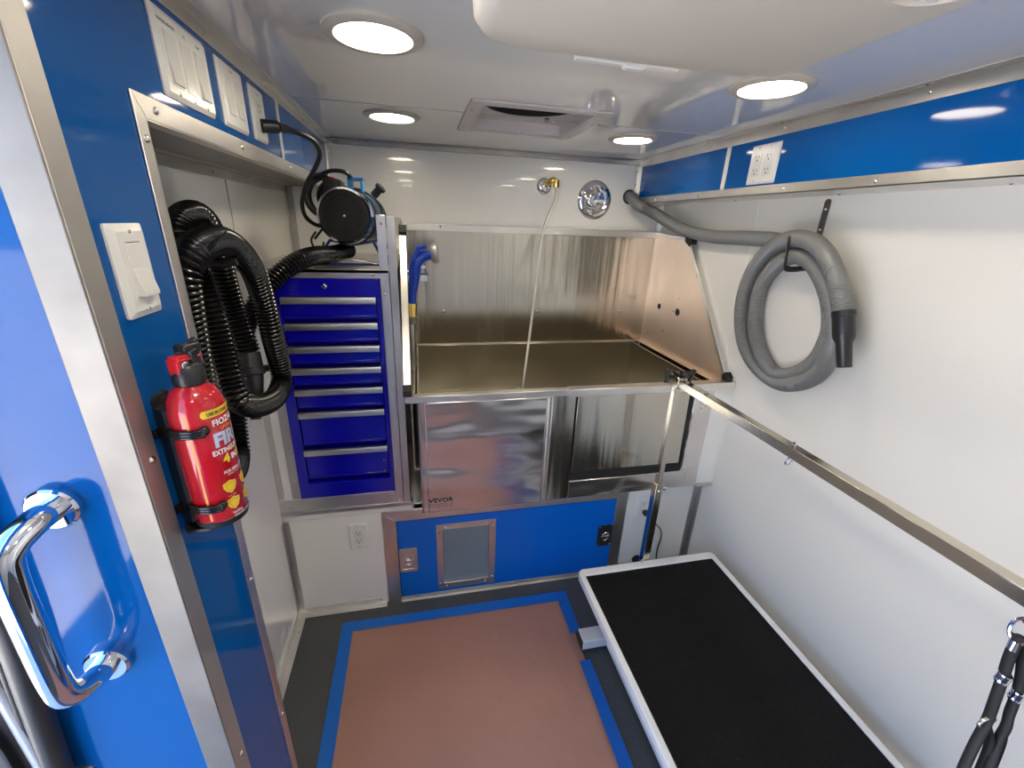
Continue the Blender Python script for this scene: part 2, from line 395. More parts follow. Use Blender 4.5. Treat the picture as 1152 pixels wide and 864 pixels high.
rivets(t, [(x, YD-.007, .012) for x in (-.08, .38, .62)], (0, -1, 0), .005)
t = ang('trim_24', [(XL+.003, -.186, YD-.003, YD, 0, .03), (XL+.003, -.186, YD-.026, YD, 0, .003)])
rivets(t, [(x, YD-.003, .018) for x in (-.50, -.21)], (0, -1, 0), .005)
ang('trim_25', [(XL, XL+.022, YD-.003, YD, .03, .466), (XL, XL+.0025, YD-.026, YD, .03, .466)], 'alu_d')
ang('trim_26', [(XR-.026, XR, YD-.003, YD, .0, .487), (XR-.0025, XR, YD-.026, YD, 0, .487)], 'alu_d')
# interior of the tank compartment seen through the door window
struct('wall_unit_back', MB().box(XL, XR, 1.86, 1.88, 0, .49), 'white')

# blue access door
d = thing('access_door', 'blue hatch door under the bathtub with a small framed window', 'door', (.35, YD, 0))
b = MB()
wx0, wx1, wz0, wz1 = .056, .255, .070, .360
y0, y1 = YD-.006, YD+.014
b.ring_prism([(DX0+.002, DZ0), (DX1-.002, DZ0), (DX1-.002, DZ1-.001), (DX0+.002, DZ1-.001)], [(wx0, wz0), (wx1, wz0), (wx1, wz1), (wx0, wz1)], 'y', y1, y0)
leaf = part('door_panel', b, 'blue_door', d, bevel=.001)
b = MB()
fo = [(.031, .041), (.281, .041), (.281, .383), (.031, .383)]; fi = [(wx0, wz0), (wx1, wz0), (wx1, wz1), (wx0, wz1)]
b.ring_prism(fo, fi, 'y', y0, y0-.005)
b.ring_prism(fi, [(wx0+.002, wz0+.002), (wx1-.002, wz0+.002), (wx1-.002, wz1-.002), (wx0+.002, wz1-.002)], 'y', y1, y0-.005)
fr = part('window_frame', b, 'alu', d, bevel=.0012)
part('window_pane', MB().box(wx0+.001, wx1-.001, YD+.004, YD+.007, wz0+.001, wz1-.001), 'glass', fr)
rivets(fr, [(.070, y0-.005, .370), (.242, y0-.005, .370), (.043, y0-.005, .345), (.269, y0-.005, .350), (.043, y0-.005, .075), (.269, y0-.005, .075), (.070, y0-.005, .055), (.240, y0-.005, .055)], (0, -1, 0), .005)
def latch(x0, x1, z0, z1, flip, m, lab):
    b = MB(); yy = y0-.0005
    b.ring_prism(rrect(x0, x1, z0, z1, .006, 3), rrect(x0+.012, x1-.012, z0+.014, z1-.014, .004, 3), 'y', yy, yy-.004)
    b.box(x0+.011, x1-.011, yy-.0015, yy, z0+.013, z1-.013)
    L = part('latch', b, m, d, bevel=.0008, label=lab)
    b = MB(); cx, cz = (x0+x1)/2, (z0+z1)/2
    b.tube([(cx+.016*math.cos(a)*(1 if flip else .9), yy-.008-.003*math.sin(a), cz+.024*math.sin(a)) for a in [2*PI*k/16 for k in range(16)]], .003, 8, closed=True)
    b.cyl((cx-.02, yy-.005, cz), (cx+.02, yy-.005, cz), .004, seg=10)
    part('latch_ring', b, 'chrome', L)
    rivets(L, [(x, yy-.004, z) for x in (x0+.007, x1-.007) for z in (z0+.007, z1-.007)], (0, -1, 0), .003)
latch(-.122, -.050, .160, .280, 0, 'alu', 'pale metal slam latch at the left edge')
latch(.757, .828, .165, .280, 1, 'slot', 'dark ring latch at the right edge')

# ---------------------------------------------------------------- wall plates
def plate_base(T, w, h, name, label, cat, loc, chamf=.005, th=.006, group=None):
    r = thing(name, label, cat, loc, group)
    b = MB(T)
    o = rrect(-w/2, w/2, -h/2, h/2, .004, 3); i = rrect(-w/2+chamf, w/2-chamf, -h/2+chamf, h/2-chamf, .003, 3)
    A = [b.v((x, y, 0)) for x, y in o]; A2 = [b.v((x, y, th*.35)) for x, y in o]; B = [b.v((x, y, th)) for x, y in i]; n = len(o)
    b.f(A[::-1]); b.f(B)
    for k in range(n):
        j = (k+1) % n
        b.f([A[k], A[j], A2[j], A2[k]]); b.f([A2[k], A2[j], B[j], B[k]])
    p = part('cover_plate', b, 'plate', r, smooth=25)
    return r, p
def rocker(T, r, cx, w, h, th=.006, cy=0, tilt=.003):
    b = MB(T)
    b.ring_prism(rrect(cx-w/2-.0025, cx+w/2+.0025, cy-h/2-.0025, cy+h/2+.0025, .002, 2), rrect(cx-w/2, cx+w/2, cy-h/2, cy+h/2, .001, 2), 'z', th-.001, th+.0008)
    part('rocker_surround', b, 'plate', r)
    b = MB(T); P = []
    prof = [(-h/2, th+tilt), (0, th+.0005), (h/2, th+.0015)]
    A = [b.v((cx-w/2, cy+y, z)) for y, z in prof]; B = [b.v((cx+w/2, cy+y, z)) for y, z in prof]
    A0 = [b.v((cx-w/2, cy+y, th-.002)) for y, z in prof]; B0 = [b.v((cx+w/2, cy+y, th-.002)) for y, z in prof]
    for k in range(2):
        b.f([A[k], B[k], B[k+1], A[k+1]]); b.f([A[k], A[k+1], A0[k+1], A0[k]]); b.f([B[k], B0[k], B0[k+1], B[k+1]])
    b.f([A[0], A0[0], B0[0], B[0]]); b.f([A[2], B[2], B0[2], A0[2]])
    return part('rocker', b, 'plate2', r, smooth=0)
def screws(T, p, pts, th=.006):
    for x, y in pts:
        b = MB(T); b.dome((x, y, th), (0, 0, 1), .003, .4)
        part('screw', b, 'rivet', p)
def receptacle(T, r, cx, th=.006, cy=0, insert=True):
    b = MB(T); b.prism(rrect(cx-.0165, cx+.0165, cy-.0335, cy+.0335, .002, 2), 'z', th-.001, th+.0015)
    f = part('receptacle', b, 'plate2', r)
    for s in (1, -1):
        b = MB(T); yy = cy+s*.0195
        b.box(cx-.0075, cx-.0055, yy-.001, yy+.007, th+.001, th+.0021); b.box(cx+.0055, cx+.0072, yy, yy+.006, th+.001, th+.0021)
        b.lathe((cx, yy-.0075, th+.001), (0, 0, 1), [(0, .0026), (.0011, .0026)], 10)
        part('slots', b, 'slot', f)
# three gang switch on the left header
TL = lambda y, z: frame((XP, y, z), (0, 1, 0), (0, 0, 1))
T = TL(.918, 1.768)
r, p = plate_base(T, .172, .116, 'switch_plate', 'white triple switch plate high on the left, rockers for water heater, air conditioner and pump', 'switch', (XP, .918, 1.768), chamf=.007, th=.007, group='switch plates')
for k, cx in enumerate((-.048, 0, .048)): rocker(T, r, cx, .031, .066, .007, -.004, .004 if k != 1 else .0005)
b = MB(); text_bm(b, 'WATER HEATER', .0045, T @ Matrix.Translation((-.052, .038, .0073)), width=.050, align='CENTER', bold=.02); part('lettering', b, 'ink', p, smooth=0)
b = MB(); text_bm(b, 'A/C', .0045, T @ Matrix.Translation((0.002, .038, .0073)), align='CENTER', bold=.02); part('lettering', b, 'ink', p, smooth=0)
b = MB(); text_bm(b, 'PUMP', .0045, T @ Matrix.Translation((.048, .038, .0073)), align='CENTER', bold=.02)
part('lettering', b, 'ink', p, smooth=0); screws(T, p, [(x, y) for x in (-.048, 0, .048) for y in (-.049,)], .007)
T = TL(1.113, 1.768)
r, p = plate_base(T, .126, .116, 'switch_plate', 'white two-rocker switch plate between the triple plate and the socket on the left header', 'switch', (XP, 1.113, 1.768), th=.006, group='switch plates')
for cx in (-.024, .024): rocker(T, r, cx, .031, .066, .006, 0, .003)
b = MB(); text_bm(b, 'LIGHTS', .004, T @ Matrix.Translation((0, .043, .0063)), align='CENTER', bold=.02); part('lettering', b, 'ink', p, smooth=0)
T = TL(1.267, 1.768)
r, p = plate_base(T, .090, .112, 'wall_socket', 'white socket plate on the left blue header with a black plug in it', 'socket', (XP, 1.267, 1.768), group='wall sockets')
receptacle(T, r, 0, cy=-.004)
b = MB(); text_bm(b, 'DRYER', .004, T @ Matrix.Translation((0, .040, .0063)), align='CENTER', bold=.02); part('lettering', b, 'ink', p, smooth=0)
# dimmer on the partition
T = TL(.647, 1.476)
r, p = plate_base(T, .074, .114, 'dimmer_switch', 'white single switch plate on the blue partition above the fire extinguisher', 'switch', (XP, .647, 1.476), chamf=.009, th=.008, group='switch plates')
b = MB(T); b.prism(rrect(-.0165, .0165, -.033, .033, .0015, 2), 'z', .007, .0092); part('switch_face', b, 'plate', r, bevel=.0006)
b = MB(T); b.prism([(-.031, .0092), (-.031, .0165), (-.026, .017), (.004, .0105), (.004, .0092)], 'x', -.0165, .0165); part('paddle', b, 'plate', r, bevel=.0008)
b = MB(T); b.box(-.014, .014, .0345, .0355, .0078, .0084); part('slot_line', b, 'ink', p)
screws(T, p, [(0, .048), (0, -.048)], .008)
# right header double plate
T = frame((XH, 1.308, 1.755), (0, -1, 0), (0, 0, 1))
r, p = plate_base(T, .120, .115, 'wall_socket', 'white double plate with two outlets on the right blue header', 'socket', (XH, 1.308, 1.755), group='wall sockets')
receptacle(T, r, -.024); receptacle(T, r, .024); screws(T, p, [(-.024, -.048), (.024, -.048), (-.024, .048), (.024, .048)])
# lower outlets
T = frame((-.272, YD, .366), (1, 0, 0), (0, 0, 1))
r, p = plate_base(T, .074, .118, 'wall_socket', 'white socket plate on the white panel left of the blue hatch door', 'socket', (-.272, YD, .366), group='wall sockets')
receptacle(T, r, 0); screws(T, p, [(0, .05), (0, -.05)])
T = frame((.968, YD, .358), (1, 0, 0), (0, 0, 1))
r, p = plate_base(T, .078, .122, 'wall_socket', 'white socket plate right of the blue hatch door, behind the steel post', 'socket', (.968, YD, .358), group='wall sockets')
receptacle(T, r, 0)
# plug + lead at the right
pl = thing('power_plug', 'small black plug with thin lead in the low socket behind the post', 'plug', (.975, YD-.02, .33))
b = MB(); b.prism(rrect(.963, .993, .322, .342, .006, 3), 'y', YD-.030, YD-.0085); part('plug_body', b, 'black', pl, bevel=.002)
b = MB(); b.tube(smooth_path([(.985, YD-.024, .325), (1.01, YD-.03, .295), (1.04, YD-.02, .262), (1.075, YD-.012, .22), (1.088, YD-.01, .17), (1.08, YD-.01, .10), (1.085, YD-.012, .02)], .01), .0032, 8); part('lead', b, 'black', pl)
b = MB(); b.lathe((.979, YD, .050), (0, -1, 0), [(0, .022), (.004, .022), (.007, .016), (.007, .0)], 20)
gr = solo('cable_grommet', b, 'black', 'round black cable grommet low on the white panel behind the table', 'grommet')

# ---------------------------------------------------------------- ceiling lights
def downlight(x, y, label):
    r = thing('ceiling_light', label, 'ceiling light', (x, y, ZC), 'round ceiling lights')
    b = MB(); b.lathe((x, y, ZC), (0, 0, -1), [(0, .0885), (.004, .0885), (.009, .080), (.0085, .069), (.004, .067), (0, .067)], 48)
    part('trim_ring', b, 'lamptrim', r)
    b = MB(); b.lathe((x, y, ZC), (0, 0, -1), [(.001, .0665), (.0045, .0665), (.0060, .05), (.0065, .0)], 40)
    part('lens', b, 'lamp', r)
downlight(-.06, .968, 'large bright round ceiling light, nearest on the left')
downlight(-.06, 1.628, 'round ceiling light near the back wall, left of the roof vent')
downlight(.797, .985, 'bright round ceiling light on the right beside the air conditioner')
downlight(.80, 1.66, 'round ceiling light in the back right, between roof vent and blue header')
downlight(-.06, .30, 'round ceiling light over the doorway side, behind the camera')
downlight(.797, .30, 'round ceiling light over the table end, behind the air conditioner')
downlight(-.06, -.36, 'round ceiling light at the rear, doorway side')
downlight(.797, -.36, 'round ceiling light at the rear, table side')

# ---------------------------------------------------------------- air conditioner shroud
ac = thing('air_conditioner', 'large off-white rounded air conditioner housing on the ceiling', 'air conditioner', (.355, .42, ZC))
b = MB()
lev = [(ZC, .0), (ZC-.045, .004), (ZC-.058, .014), (ZC-.064, .03)]
rings = []
for z, ins in lev:
    rings.append([b.v((x, y, z)) for x, y in rrect(.085+ins, .640-ins, .06+ins, .785-ins, .075-ins*.6, 10)])
for A, B in zip(rings, rings[1:]):
    for k in range(len(A)): b.f([A[k], A[(k+1) % len(A)], B[(k+1) % len(A)], B[k]])
b.f(rings[-1]); b.f(rings[0][::-1])
part('housing', b, 'acpl', ac, smooth=60)
b = MB(); b.prism([(.262, ZC-.060), (.262, ZC-.048), (.445, ZC-.048), (.445, ZC-.060), (.385, ZC-.060), (.380, ZC-.064), (.350, ZC-.064), (.345, ZC-.060)], 'y', .780, .793); part('drain_lip', b, 'plate', ac, bevel=.001)
for cx in (.53, .20):
    b = MB(); b.lathe((cx, .43, ZC-.064), (0, 0, -1), [(0, .062), (.006, .060), (.007, .052), (.002, .050), (.002, 0)], 36)
    v = part('air_outlet', b, 'acpl', ac)
    b = MB()
    for k in range(-3, 4):
        hw = math.sqrt(.049**2-(k*.013)**2); b.box(cx-hw, cx+hw, .43+k*.013-.002, .43+k*.013+.002, ZC-.071, ZC-.066)
    part('louvre', b, 'plate', v)

# roof vent
rv = thing('roof_vent', 'square pinkish-white roof vent frame in the ceiling with dark opening', 'vent', (.37, 1.53, ZC))
b = MB()
b.ring_prism(rrect(.158, .580, 1.325, 1.745, .012, 4), rrect(.196, .542, 1.362, 1.712, .004, 4), 'z', ZC, ZC-.006)
part('vent_frame', b, 'ventpl', rv, bevel=.002)
b = MB()
ri = rrect(.196, .542, 1.365, 1.712, .004, 4); rj = rrect(.206, .532, 1.375, 1.702, .004, 4)
b.ring_prism(rrect(.190, .548, 1.359, 1.718, .004, 4), rj, 'z', ZC+.034, ZC-.004)
part('vent_well', b, 'ventpl', rv)
b = MB(); n = 48; vx, vy, vr = .369, 1.478, .150
sq = []
for k in range(n):
    a = 2*PI*k/n; c, s_ = math.cos(a), math.sin(a); tx = ((.545-vx) if c > 0 else (vx-.192))/max(1e-6, abs(c)); ty = ((1.715-vy) if s_ > 0 else (vy-1.362))/max(1e-6, abs(s_)); q = min(tx, ty)
    sq.append((vx+q*c, vy+q*s_))
ci = []
for k in range(n):
    a = 2*PI*k/n; rr = min(vr, vy-1.372) if math.sin(a) < 0 and abs(math.cos(a)) < .2 else vr
    ci.append((vx+vr*math.cos(a), vy+(vr if math.sin(a) > 0 else .105)*math.sin(a)))
b.ring_prism(sq, ci, 'z', ZC+.034, ZC+.030); part('fan_plate', b, 'ventpl', rv)
b = MB(); b.lathe((vx, vy, ZC+.074), (0, 0, -1), [(0, .165), (.002, .165)], 36); b.ring_prism([(p[0], p[1]) for p in ci], [(vx+(p[0]-vx)*.985, vy+(p[1]-vy)*.985) for p in ci], 'z', ZC+.074, ZC+.033); part('dark_opening', b, 'blackmat', rv)
b = MB()
for k in range(6):
    a = 2*PI*k/6; c, s_ = math.cos(a), math.sin(a)
    vs = [b.v((vx+c*r_-s_*w_, vy+(s_*r_+c*w_)*.75, ZC+.060+h_)) for r_, w_, h_ in ((.03, -.012, 0), (.125, -.03, 0), (.125, .03, .004), (.03, .012, .003))]; b.f(vs)
b.lathe((vx, vy, ZC+.056), (0, 0, 1), [(0, .03), (.008, .03)], 20)
part('fan_blades', b, 'blackmat', rv)
b = MB(); b.cyl((.455, 1.62, ZC+.0305), (.455, 1.62, ZC+.022), .008); part('vent_knob', b, 'black', rv)
b = MB(); b.cyl((.485, 1.64, ZC+.0305), (.485, 1.64, ZC+.020), .009); part('vent_knob', b, 'plate2', rv)
rivets(rv, [(.174, 1.428, ZC-.006), (.177, 1.68, ZC-.006), (.563, 1.465, ZC-.006), (.563, 1.70, ZC-.006), (.37, 1.728, ZC-.006)], (0, 0, -1), .004, 'alu_d')
# the vent is let into the ceiling slab
ce = bpy.data.objects['ceiling']
me = bpy.data.meshes.new('ceiling'); bm = bmesh.new()
# slab rebuilt around the vent hole
def slab(b, x0, x1, y0, y1, hx0, hx1, hy0, hy1, z0, z1):
    b.ring_prism([(x0, y0), (x1, y0), (x1, y1), (x0, y1)], [(hx0, hy0), (hx1, hy0), (hx1, hy1), (hx0, hy1)], 'z', z1, z0)
cb = MB(); slab(cb, -.60, 1.34, -1.4, 2.26, .188, .550, 1.357, 1.720, ZC, ZC+.079); cb.box(-.60, 1.34, -1.4, 2.26, ZC+.079, ZC+.12)
bmesh.ops.recalc_face_normals(cb.bm, faces=cb.bm.faces); cb.bm.to_mesh(me); bm.free(); me.materials.append(M['ceil']); ce.data = me

# ---------------------------------------------------------------- shower valve and supply elbow on the back wall
v = thing('shower_valve', 'round chrome shower valve with lever on the upper back wall', 'shower valve', (.866, YB, 1.672))
c = (.866, YB, 1.672)
b = MB(); b.lathe(c, (0, -1, 0), [(0, .088), (.004, .088), (.012, .080), (.016, .066), (.012, .058), (.010, .050), (.022, .040), (.024, .034)], 48); part('escutcheon', b, 'chrome', v)
b = MB(); b.lathe((c[0], c[1]-.022, c[2]), (0, -1, 0), [(0, .032), (.020, .030), (.032, .024), (.036, 0)], 28); part('valve_hub', b, 'chrome', v)
b = MB(); b.tube([(c[0], c[1]-.045, c[2]), (c[0]-.02, c[1]-.056, c[2]+.028), (c[0]-.034, c[1]-.060, c[2]+.058)], .008, 12, rf=lambda i: (.010, .008, .010)[i]); part('lever', b, 'chrome', v)
v = thing('supply_elbow', 'small chrome and brass shower hose outlet on the back wall', 'shower outlet', (.604, YB, 1.735))
b = MB(); b.lathe((.606, YB, 1.722), (0, -1, 0), [(0, .036), (.003, .036), (.010, .030), (.014, .020), (.016, 0)], 32); part('flange', b, 'chrome', v)
b = MB(); b.tube(smooth_path([(.610, YB-.01, 1.728), (.614, YB-.05, 1.734), (.630, YB-.066, 1.745), (.645, YB-.066, 1.735)], .006), .013, 14); part('brass_elbow', b, 'brass', v)
b = MB(); b.cyl((.645, YB-.066, 1.745), (.645, YB-.066, 1.712), .014, seg=8); part('brass_nut', b, 'brass', v)
b = MB(); P = smooth_path(SHOWER, .006); b.tube(P, .006, 12, rf=lambda i: .0066 if i % 2 else .0054)
solo('shower_hose', b, 'alu_d', 'thin steel shower hose hanging from the back wall into the tub', 'hose', smooth=60)

# ---------------------------------------------------------------- dog bathtub
TX0, TX1 = -.060, 1.217
TYF, TYB, TZ0, TZL, TZT = 1.372, 2.125, .500, .985, 1.535
BX0, BX1 = -.020, 1.150
tub = thing('dog_bathtub', 'stainless steel dog bathtub with high splash back and sloping sides', 'bathtub', (.58, 1.75, .492))
b = MB(); b.box(TX0+.01, TX1-.01, 2.105, TYB, .965, TZT-.01)
bs = part('splash_back', b, 'steel', tub)
rivets(bs, [(x, 2.105, z) for x, z in ((.118, 1.132), (.597, 1.129), (1.061, 1.127))], (0, -1, 0), .009)
b = MB(); b.box(TX0, TX1, 2.085, TYB, TZT-.022, TZT).box(TX0, TX1, 2.085, 2.088, TZT-.03, TZT-.02); rt = part('top_rail', b, 'alu', tub, bevel=.002)
rivets(rt, [(.11, 2.085, TZT-.010)], (0, -1, 0), .006)
def side(x0, x1, m):
    b = MB(); b.prism([(1.385, .965), (1.385, .985), (1.80, 1.505), (2.12, 1.525), (2.12, .965)], 'x', x0, x1)
    return part('side_panel', b, m, tub)
side(TX0+.004, TX0+.008, 'steel')
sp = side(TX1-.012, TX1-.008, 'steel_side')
xh = TX1-.012
def disc(y, z, r, ry=None): 
    b = MB(); b.lathe((xh, y, z), (-1, 0, 0), [(0, r), (.0015, r)], 16); return b
part('tap_hole', disc(1.965, 1.180, .014), 'slot', sp); part('tap_hole', disc(1.80, 1.182, .017), 'slot', sp)
def rail(xa, xb):
    b = MB()
    sl = [(1.385, .985), (1.80, 1.505)]
    dy, dz = .415, .520; L = math.hypot(dy, dz); ny, nz = -dz/L, dy/L
    w = .030
    b.prism([(1.385, .985), (1.80, 1.508), (1.80-ny*-.012, 1.508+nz*.012), (1.385+ny*.012, .985+nz*.012)], 'x', xa, xb)
    b.prism([(1.80, 1.505), (2.09, 1.523), (2.09, 1.535), (1.80, 1.517)], 'x', xa, xb)
    return part('side_rail', b, 'alu', tub, bevel=.0015)
rail(TX0-.004, TX0+.022); rail(TX1-.024, TX1+.002)
for xa, xb in ((TX0-.006, TX0+.024), (TX1-.026, TX1+.004)):
    part('corner_cap', MB().prism([(1.372, .985), (1.372, 1.005), (1.392, 1.022), (1.404, 1.005), (1.40, .985)], 'x', xa, xb), 'blackmat', tub, bevel=.001)
    part('corner_cap', MB().prism([(1.775, 1.480), (1.767, 1.505), (1.80, 1.530), (1.825, 1.530), (1.815, 1.500)], 'x', xa, xb), 'blackmat', tub, bevel=.001)
# basin
b = MB()
zi, zb = .965, .69
b.box(BX0, BX1+.045, 2.085, 2.104, zb, zi); b.box(BX0+.0, BX1+.045, 1.392, 1.398, zb, .97)
b.box(BX0-.022, BX0-.016, 1.392, 2.10, zb, zi); b.box(BX1+.040, BX1+.046, 1.392, 2.10, zb, zi)
b.box(BX0-.02, BX1+.046, 1.392, 2.104, zb-.01, zb)
bas = part('basin', b, 'steel_in', tub, bevel=.002)
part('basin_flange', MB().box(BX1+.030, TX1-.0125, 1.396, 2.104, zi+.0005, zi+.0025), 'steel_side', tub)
part('basin_flange', MB().box(TX0+.0085, BX0-.006, 1.396, 2.104, zi+.0005, zi+.0025), 'steel', tub)
b = MB(); b.tube([(BX1+.038, 2.083, .70), (BX1+.038, 2.083, zi)], .0035, 8); part('added_corner_bead', b, 'alu', bas)  # added bright bead, stands in for the brightness difference between the basin walls
# front lips
b = MB(); b.box(TX0, .540, TYF-.002, 1.400, TZL-.004, TZL).box(TX0, .540, TYF-.004, TYF, TZL-.024, TZL); part('front_lip', b, 'alu', tub, bevel=.0015)
b = MB(); b.box(.530, TX1+.006, TYF-.010, 1.400, TZL-.002, TZL+.003).box(.530, TX1+.006, TYF-.012, TYF-.008, TZL-.026, TZL+.003); part('front_lip', b, 'alu', tub, bevel=.0015)
# apron
b = MB(); b.box(BX0+.006, .470, TYF+.004, TYF+.008, TZ0+.006, .963); b.tube([(BX0+.004, TYF+.002, TZ0+.01), (BX0+.004, TYF+.002, .96)], .004, 10)
ap = part('apron_panel', b, 'steel_front', tub)
b = MB(); b.box(BX0+.024, .447, TYF-.005, TYF+.004, TZ0+.004, .961)
ap2 = part('apron_cover', b, 'steel_front', tub, bevel=.004)
b = MB(); b.tube([(.455, TYF, TZ0+.01), (.455, TYF, .955)], .006, 12); b.tube([(.467, TYF+.002, TZ0+.01), (.467, TYF+.002, .955)], .004, 10); part('rolled_seam', b, 'alu', tub)
part('apron_strip', MB().box(.470, .560, TYF, TYF+.006, TZ0+.004, .963), 'steel', tub, bevel=.001)
part('body', MB().box(BX0, BX1, TYF+.012, 1.392, TZ0, .962).box(BX0, BX1, 1.44, 2.10, TZ0-.006, TZ0+.02).box(BX0, BX0+.008, 1.375, 2.10, TZ0, .962).box(BX1-.008, BX1, 1.375, 2.10, TZ0, .962), 'steel', tub)
part('door_gasket', MB().box(.562, 1.064, TYF+.006, TYF+.0115, .588, .960), 'blackmat', tub)
b = MB(); b.prism([(TYF+.002, .960), (TYF-.010, .634), (TYF-.004, .634), (TYF+.006, .960)], 'x', .566, 1.040)
b.box(.564, .570, TYF-.010, TYF+.004, .632, .960)
part('tub_door', b, 'steel', tub, bevel=.001)
b = MB(); b.box(.562, 1.088, TYF-.004, TYF+.006, TZ0+.006, .590); b.tube([(.562, TYF-.004, .586), (1.088, TYF-.004, .586)], .004, 8)
part('door_sill', b, 'steel_front', tub, bevel=.001)
b = MB(); b.box(1.062, BX1, TYF-.001, TYF+.010, .590, .962); b.box(1.088, BX1, TYF-.003, TYF+.010, TZ0+.006, .60); b.tube([(1.066, TYF-.002, .596), (1.066, TYF-.002, .955)], .004, 8); part('door_stile', b, 'steel_front', tub, bevel=.001)
# maker's name on the apron
b = MB(); T = frame((.005, TYF-.0056, .548), (1, 0, 0), (0, 0, 1))
text_bm(b, 'VEVOR', .019, T, width=.093, bold=.025); part('lettering', b, 'ink', ap2, smooth=0)
b = MB(); text_bm(b, 'DOG GROOMING TUB', .004, T @ Matrix.Translation((.002, -.010, 0)), width=.088); part('lettering', b, 'ink', ap2, smooth=0)
b = MB(); text_bm(b, 'STAINLESS STEEL 304', .004, T @ Matrix.Translation((.002, -.019, 0)), width=.088)
part('lettering', b, 'ink', ap2, smooth=0)

# white filler wedge between tub and right wall
b = MB(); b.prism([(1.376, .51), (1.376, .982), (1.80, 1.51), (YB, 1.53), (YB, .51)], 'x', TX1+.008, XR)
b.box(BX1+.002, TX1+.008, 1.376, 1.40, .51, .962)
fw = struct('trim_27', b, 'white', bevel=.001)
b = MB(); b.box(1.16, XR, 1.372, 1.45, .496, .508); b.box(1.16, XR, 1.371, 1.374, .496, .51)
struct('trim_28', b, 'alu')
# steel posts between cabinet and tub
t = ang('trim_29', [(-.119, -.091, YD-.004, YD, .492, 1.560), (-.119, -.116, YD, YD+.02, .492, 1.56)])
rivets(t, [(-.104, YD-.004, z) for z in (1.535, 1.32, .99, .52)], (0, -1, 0), .0045)
t = ang('trim_30', [(-.089, -.064, YD-.006, YD-.002, .492, 1.556), (-.067, -.064, YD-.002, 2.12, 1.45, 1.556)], 'alu_d')
rivets(t, [(-.077, YD-.006, .52)], (0, -1, 0), .0045)

# sprayer resting at the left end of the tub
s = thing('tub_sprayer', 'blue pet sprayer with brass coupling at the left end of the tub', 'sprayer', (-.02, 1.71, 1.22))
b = MB(); b.lathe((.045, 1.75, 1.428), (.9, -.15, .12), [(0, .018), (.01, .030), (.02, .036), (.034, .037), (.037, .033), (.037, 0)], 28); part('spray_head', b, 'alu_d', s)
b = MB(); P = smooth_path(SPRAY[:6], .008); n = len(P); b.tube(P, .02, 16, rf=lambda i: .016+.007*math.sin(PI*min(1, i/(n*.75)))); part('handle', b, 'bluepl', s, smooth=60)
b = MB(); b.tube([(.030, 1.735, 1.455), (.006, 1.70, 1.45), (-.012, 1.695, 1.41)], .009, 10); part('trigger', b, 'bluepl', s)
b = MB(); b.cyl(SPRAY[5], (SPRAY[5][0]-.001, 1.71, 1.245), .016, seg=8); b.cyl((-.026, 1.71, 1.243), (-.028, 1.71, 1.188), .019, .016, seg=8); part('brass_coupling', b, 'brass', s)
b = MB(); b.cyl((-.029, 1.71, 1.19), (-.031, 1.71, 1.162), .022, .018, seg=16); part('collar', b, 'greyhose', s)
b = MB(); b.tube([(-.031, 1.71, 1.165), (-.033, 1.71, .87), (-.02, 1.74, .78)], .0085, 12); part('supply_hose', b, 'alu_d', s)
b = MB()
b.box(-.052, .035, 1.72, 1.76, 1.332, 1.338); b.box(-.052, .040, 1.715, 1.72, 1.325, 1.352); b.box(-.052, .04, 1.76, 1.765, 1.325, 1.352); b.box(.035, .041, 1.715, 1.765, 1.325, 1.352)
b.box(-.02, .03, 1.70, 1.72, 1.375, 1.388); b.box(-.052, -.02, 1.72, 1.76, 1.36, 1.366)
b.tube([(.030, 1.705, 1.385), (.038, 1.715, 1.35)], .004, 8)
solo('sprayer_holder', b, 'chrome', 'small chrome bracket beside the blue sprayer on the tub side', 'bracket', bevel=.002)

# ---------------------------------------------------------------- tool cabinet and its shelf
CX0, CX1, CZ0, CZ1 = -.457, -.121, .563, 1.368
cab = thing('tool_cabinet', 'dark blue seven-drawer steel tool cabinet left of the tub', 'tool cabinet', (-.289, 1.65, .563))
b = MB()
b.ring_prism([(CX0, CZ0), (CX1, CZ0), (CX1, CZ1), (CX0, CZ1)], [(-.424, .625), (-.134, .625), (-.134, 1.312), (-.424, 1.312)], 'y', YD+.03, YD-.003)
b.box(CX0, CX1, YD+.029, YD+.45, CZ0, CZ1)
body = part('body', b, 'cab', cab, bevel=.0015)
b = MB(); b.lathe((-.289, YD-.003, 1.343), (0, -1, 0), [(0, .009), (.002, .009), (.003, .006), (.003, 0)], 4); part('badge', b, 'rivet', cab); 
b = MB(); b.lathe((-.289, YD-.0055, 1.343), (0, -1, 0), [(0, .004), (.003, .003), (.003, 0)], 12); part('lock', b, 'slot', cab)
hz = [1.311, 1.227, 1.150, 1.075, 1.000, .915, .767]; bot = [1.240, 1.163, 1.088, 1.013, .928, .785, .645]
for k in range(7):
    zt, zb_ = hz[k], bot[k]
    b = MB(); b.box(-.420, -.138, YD-.001, YD+.022, zb_, zt-.004); b.box(-.416, -.142, YD-.004, YD, zb_+.004, zb_+.010)
    dr = part('drawer', b, 'cab', cab, bevel=.0015)
    b = MB(); b.prism([(YD-.001, zt), (YD-.012, zt-.001), (YD-.015, zt-.006), (YD-.014, zt-.021), (YD-.010, zt-.023), (YD-.009, zt-.008), (YD-.001, zt-.006)], 'x', -.421, -.137)
    part('handle', b, 'alu', dr, smooth=50)
for z in (.70, .655):
    rivets(body, [(-.152, YD-.001, z)], (0, -1, 0), .003)
# alcove shelf top above the cabinet
t = ang('shelf_1', [(XL, -.091, YD-.005, YD-.0, 1.369, 1.396), (XL, -.070, YD-.005, YB, 1.385, 1.396)], 'alu')
rivets(t, [(-.14, YD-.005, 1.382)], (0, -1, 0), .005)
t['kind'] = 'structure'; t.name = 'trim_31'
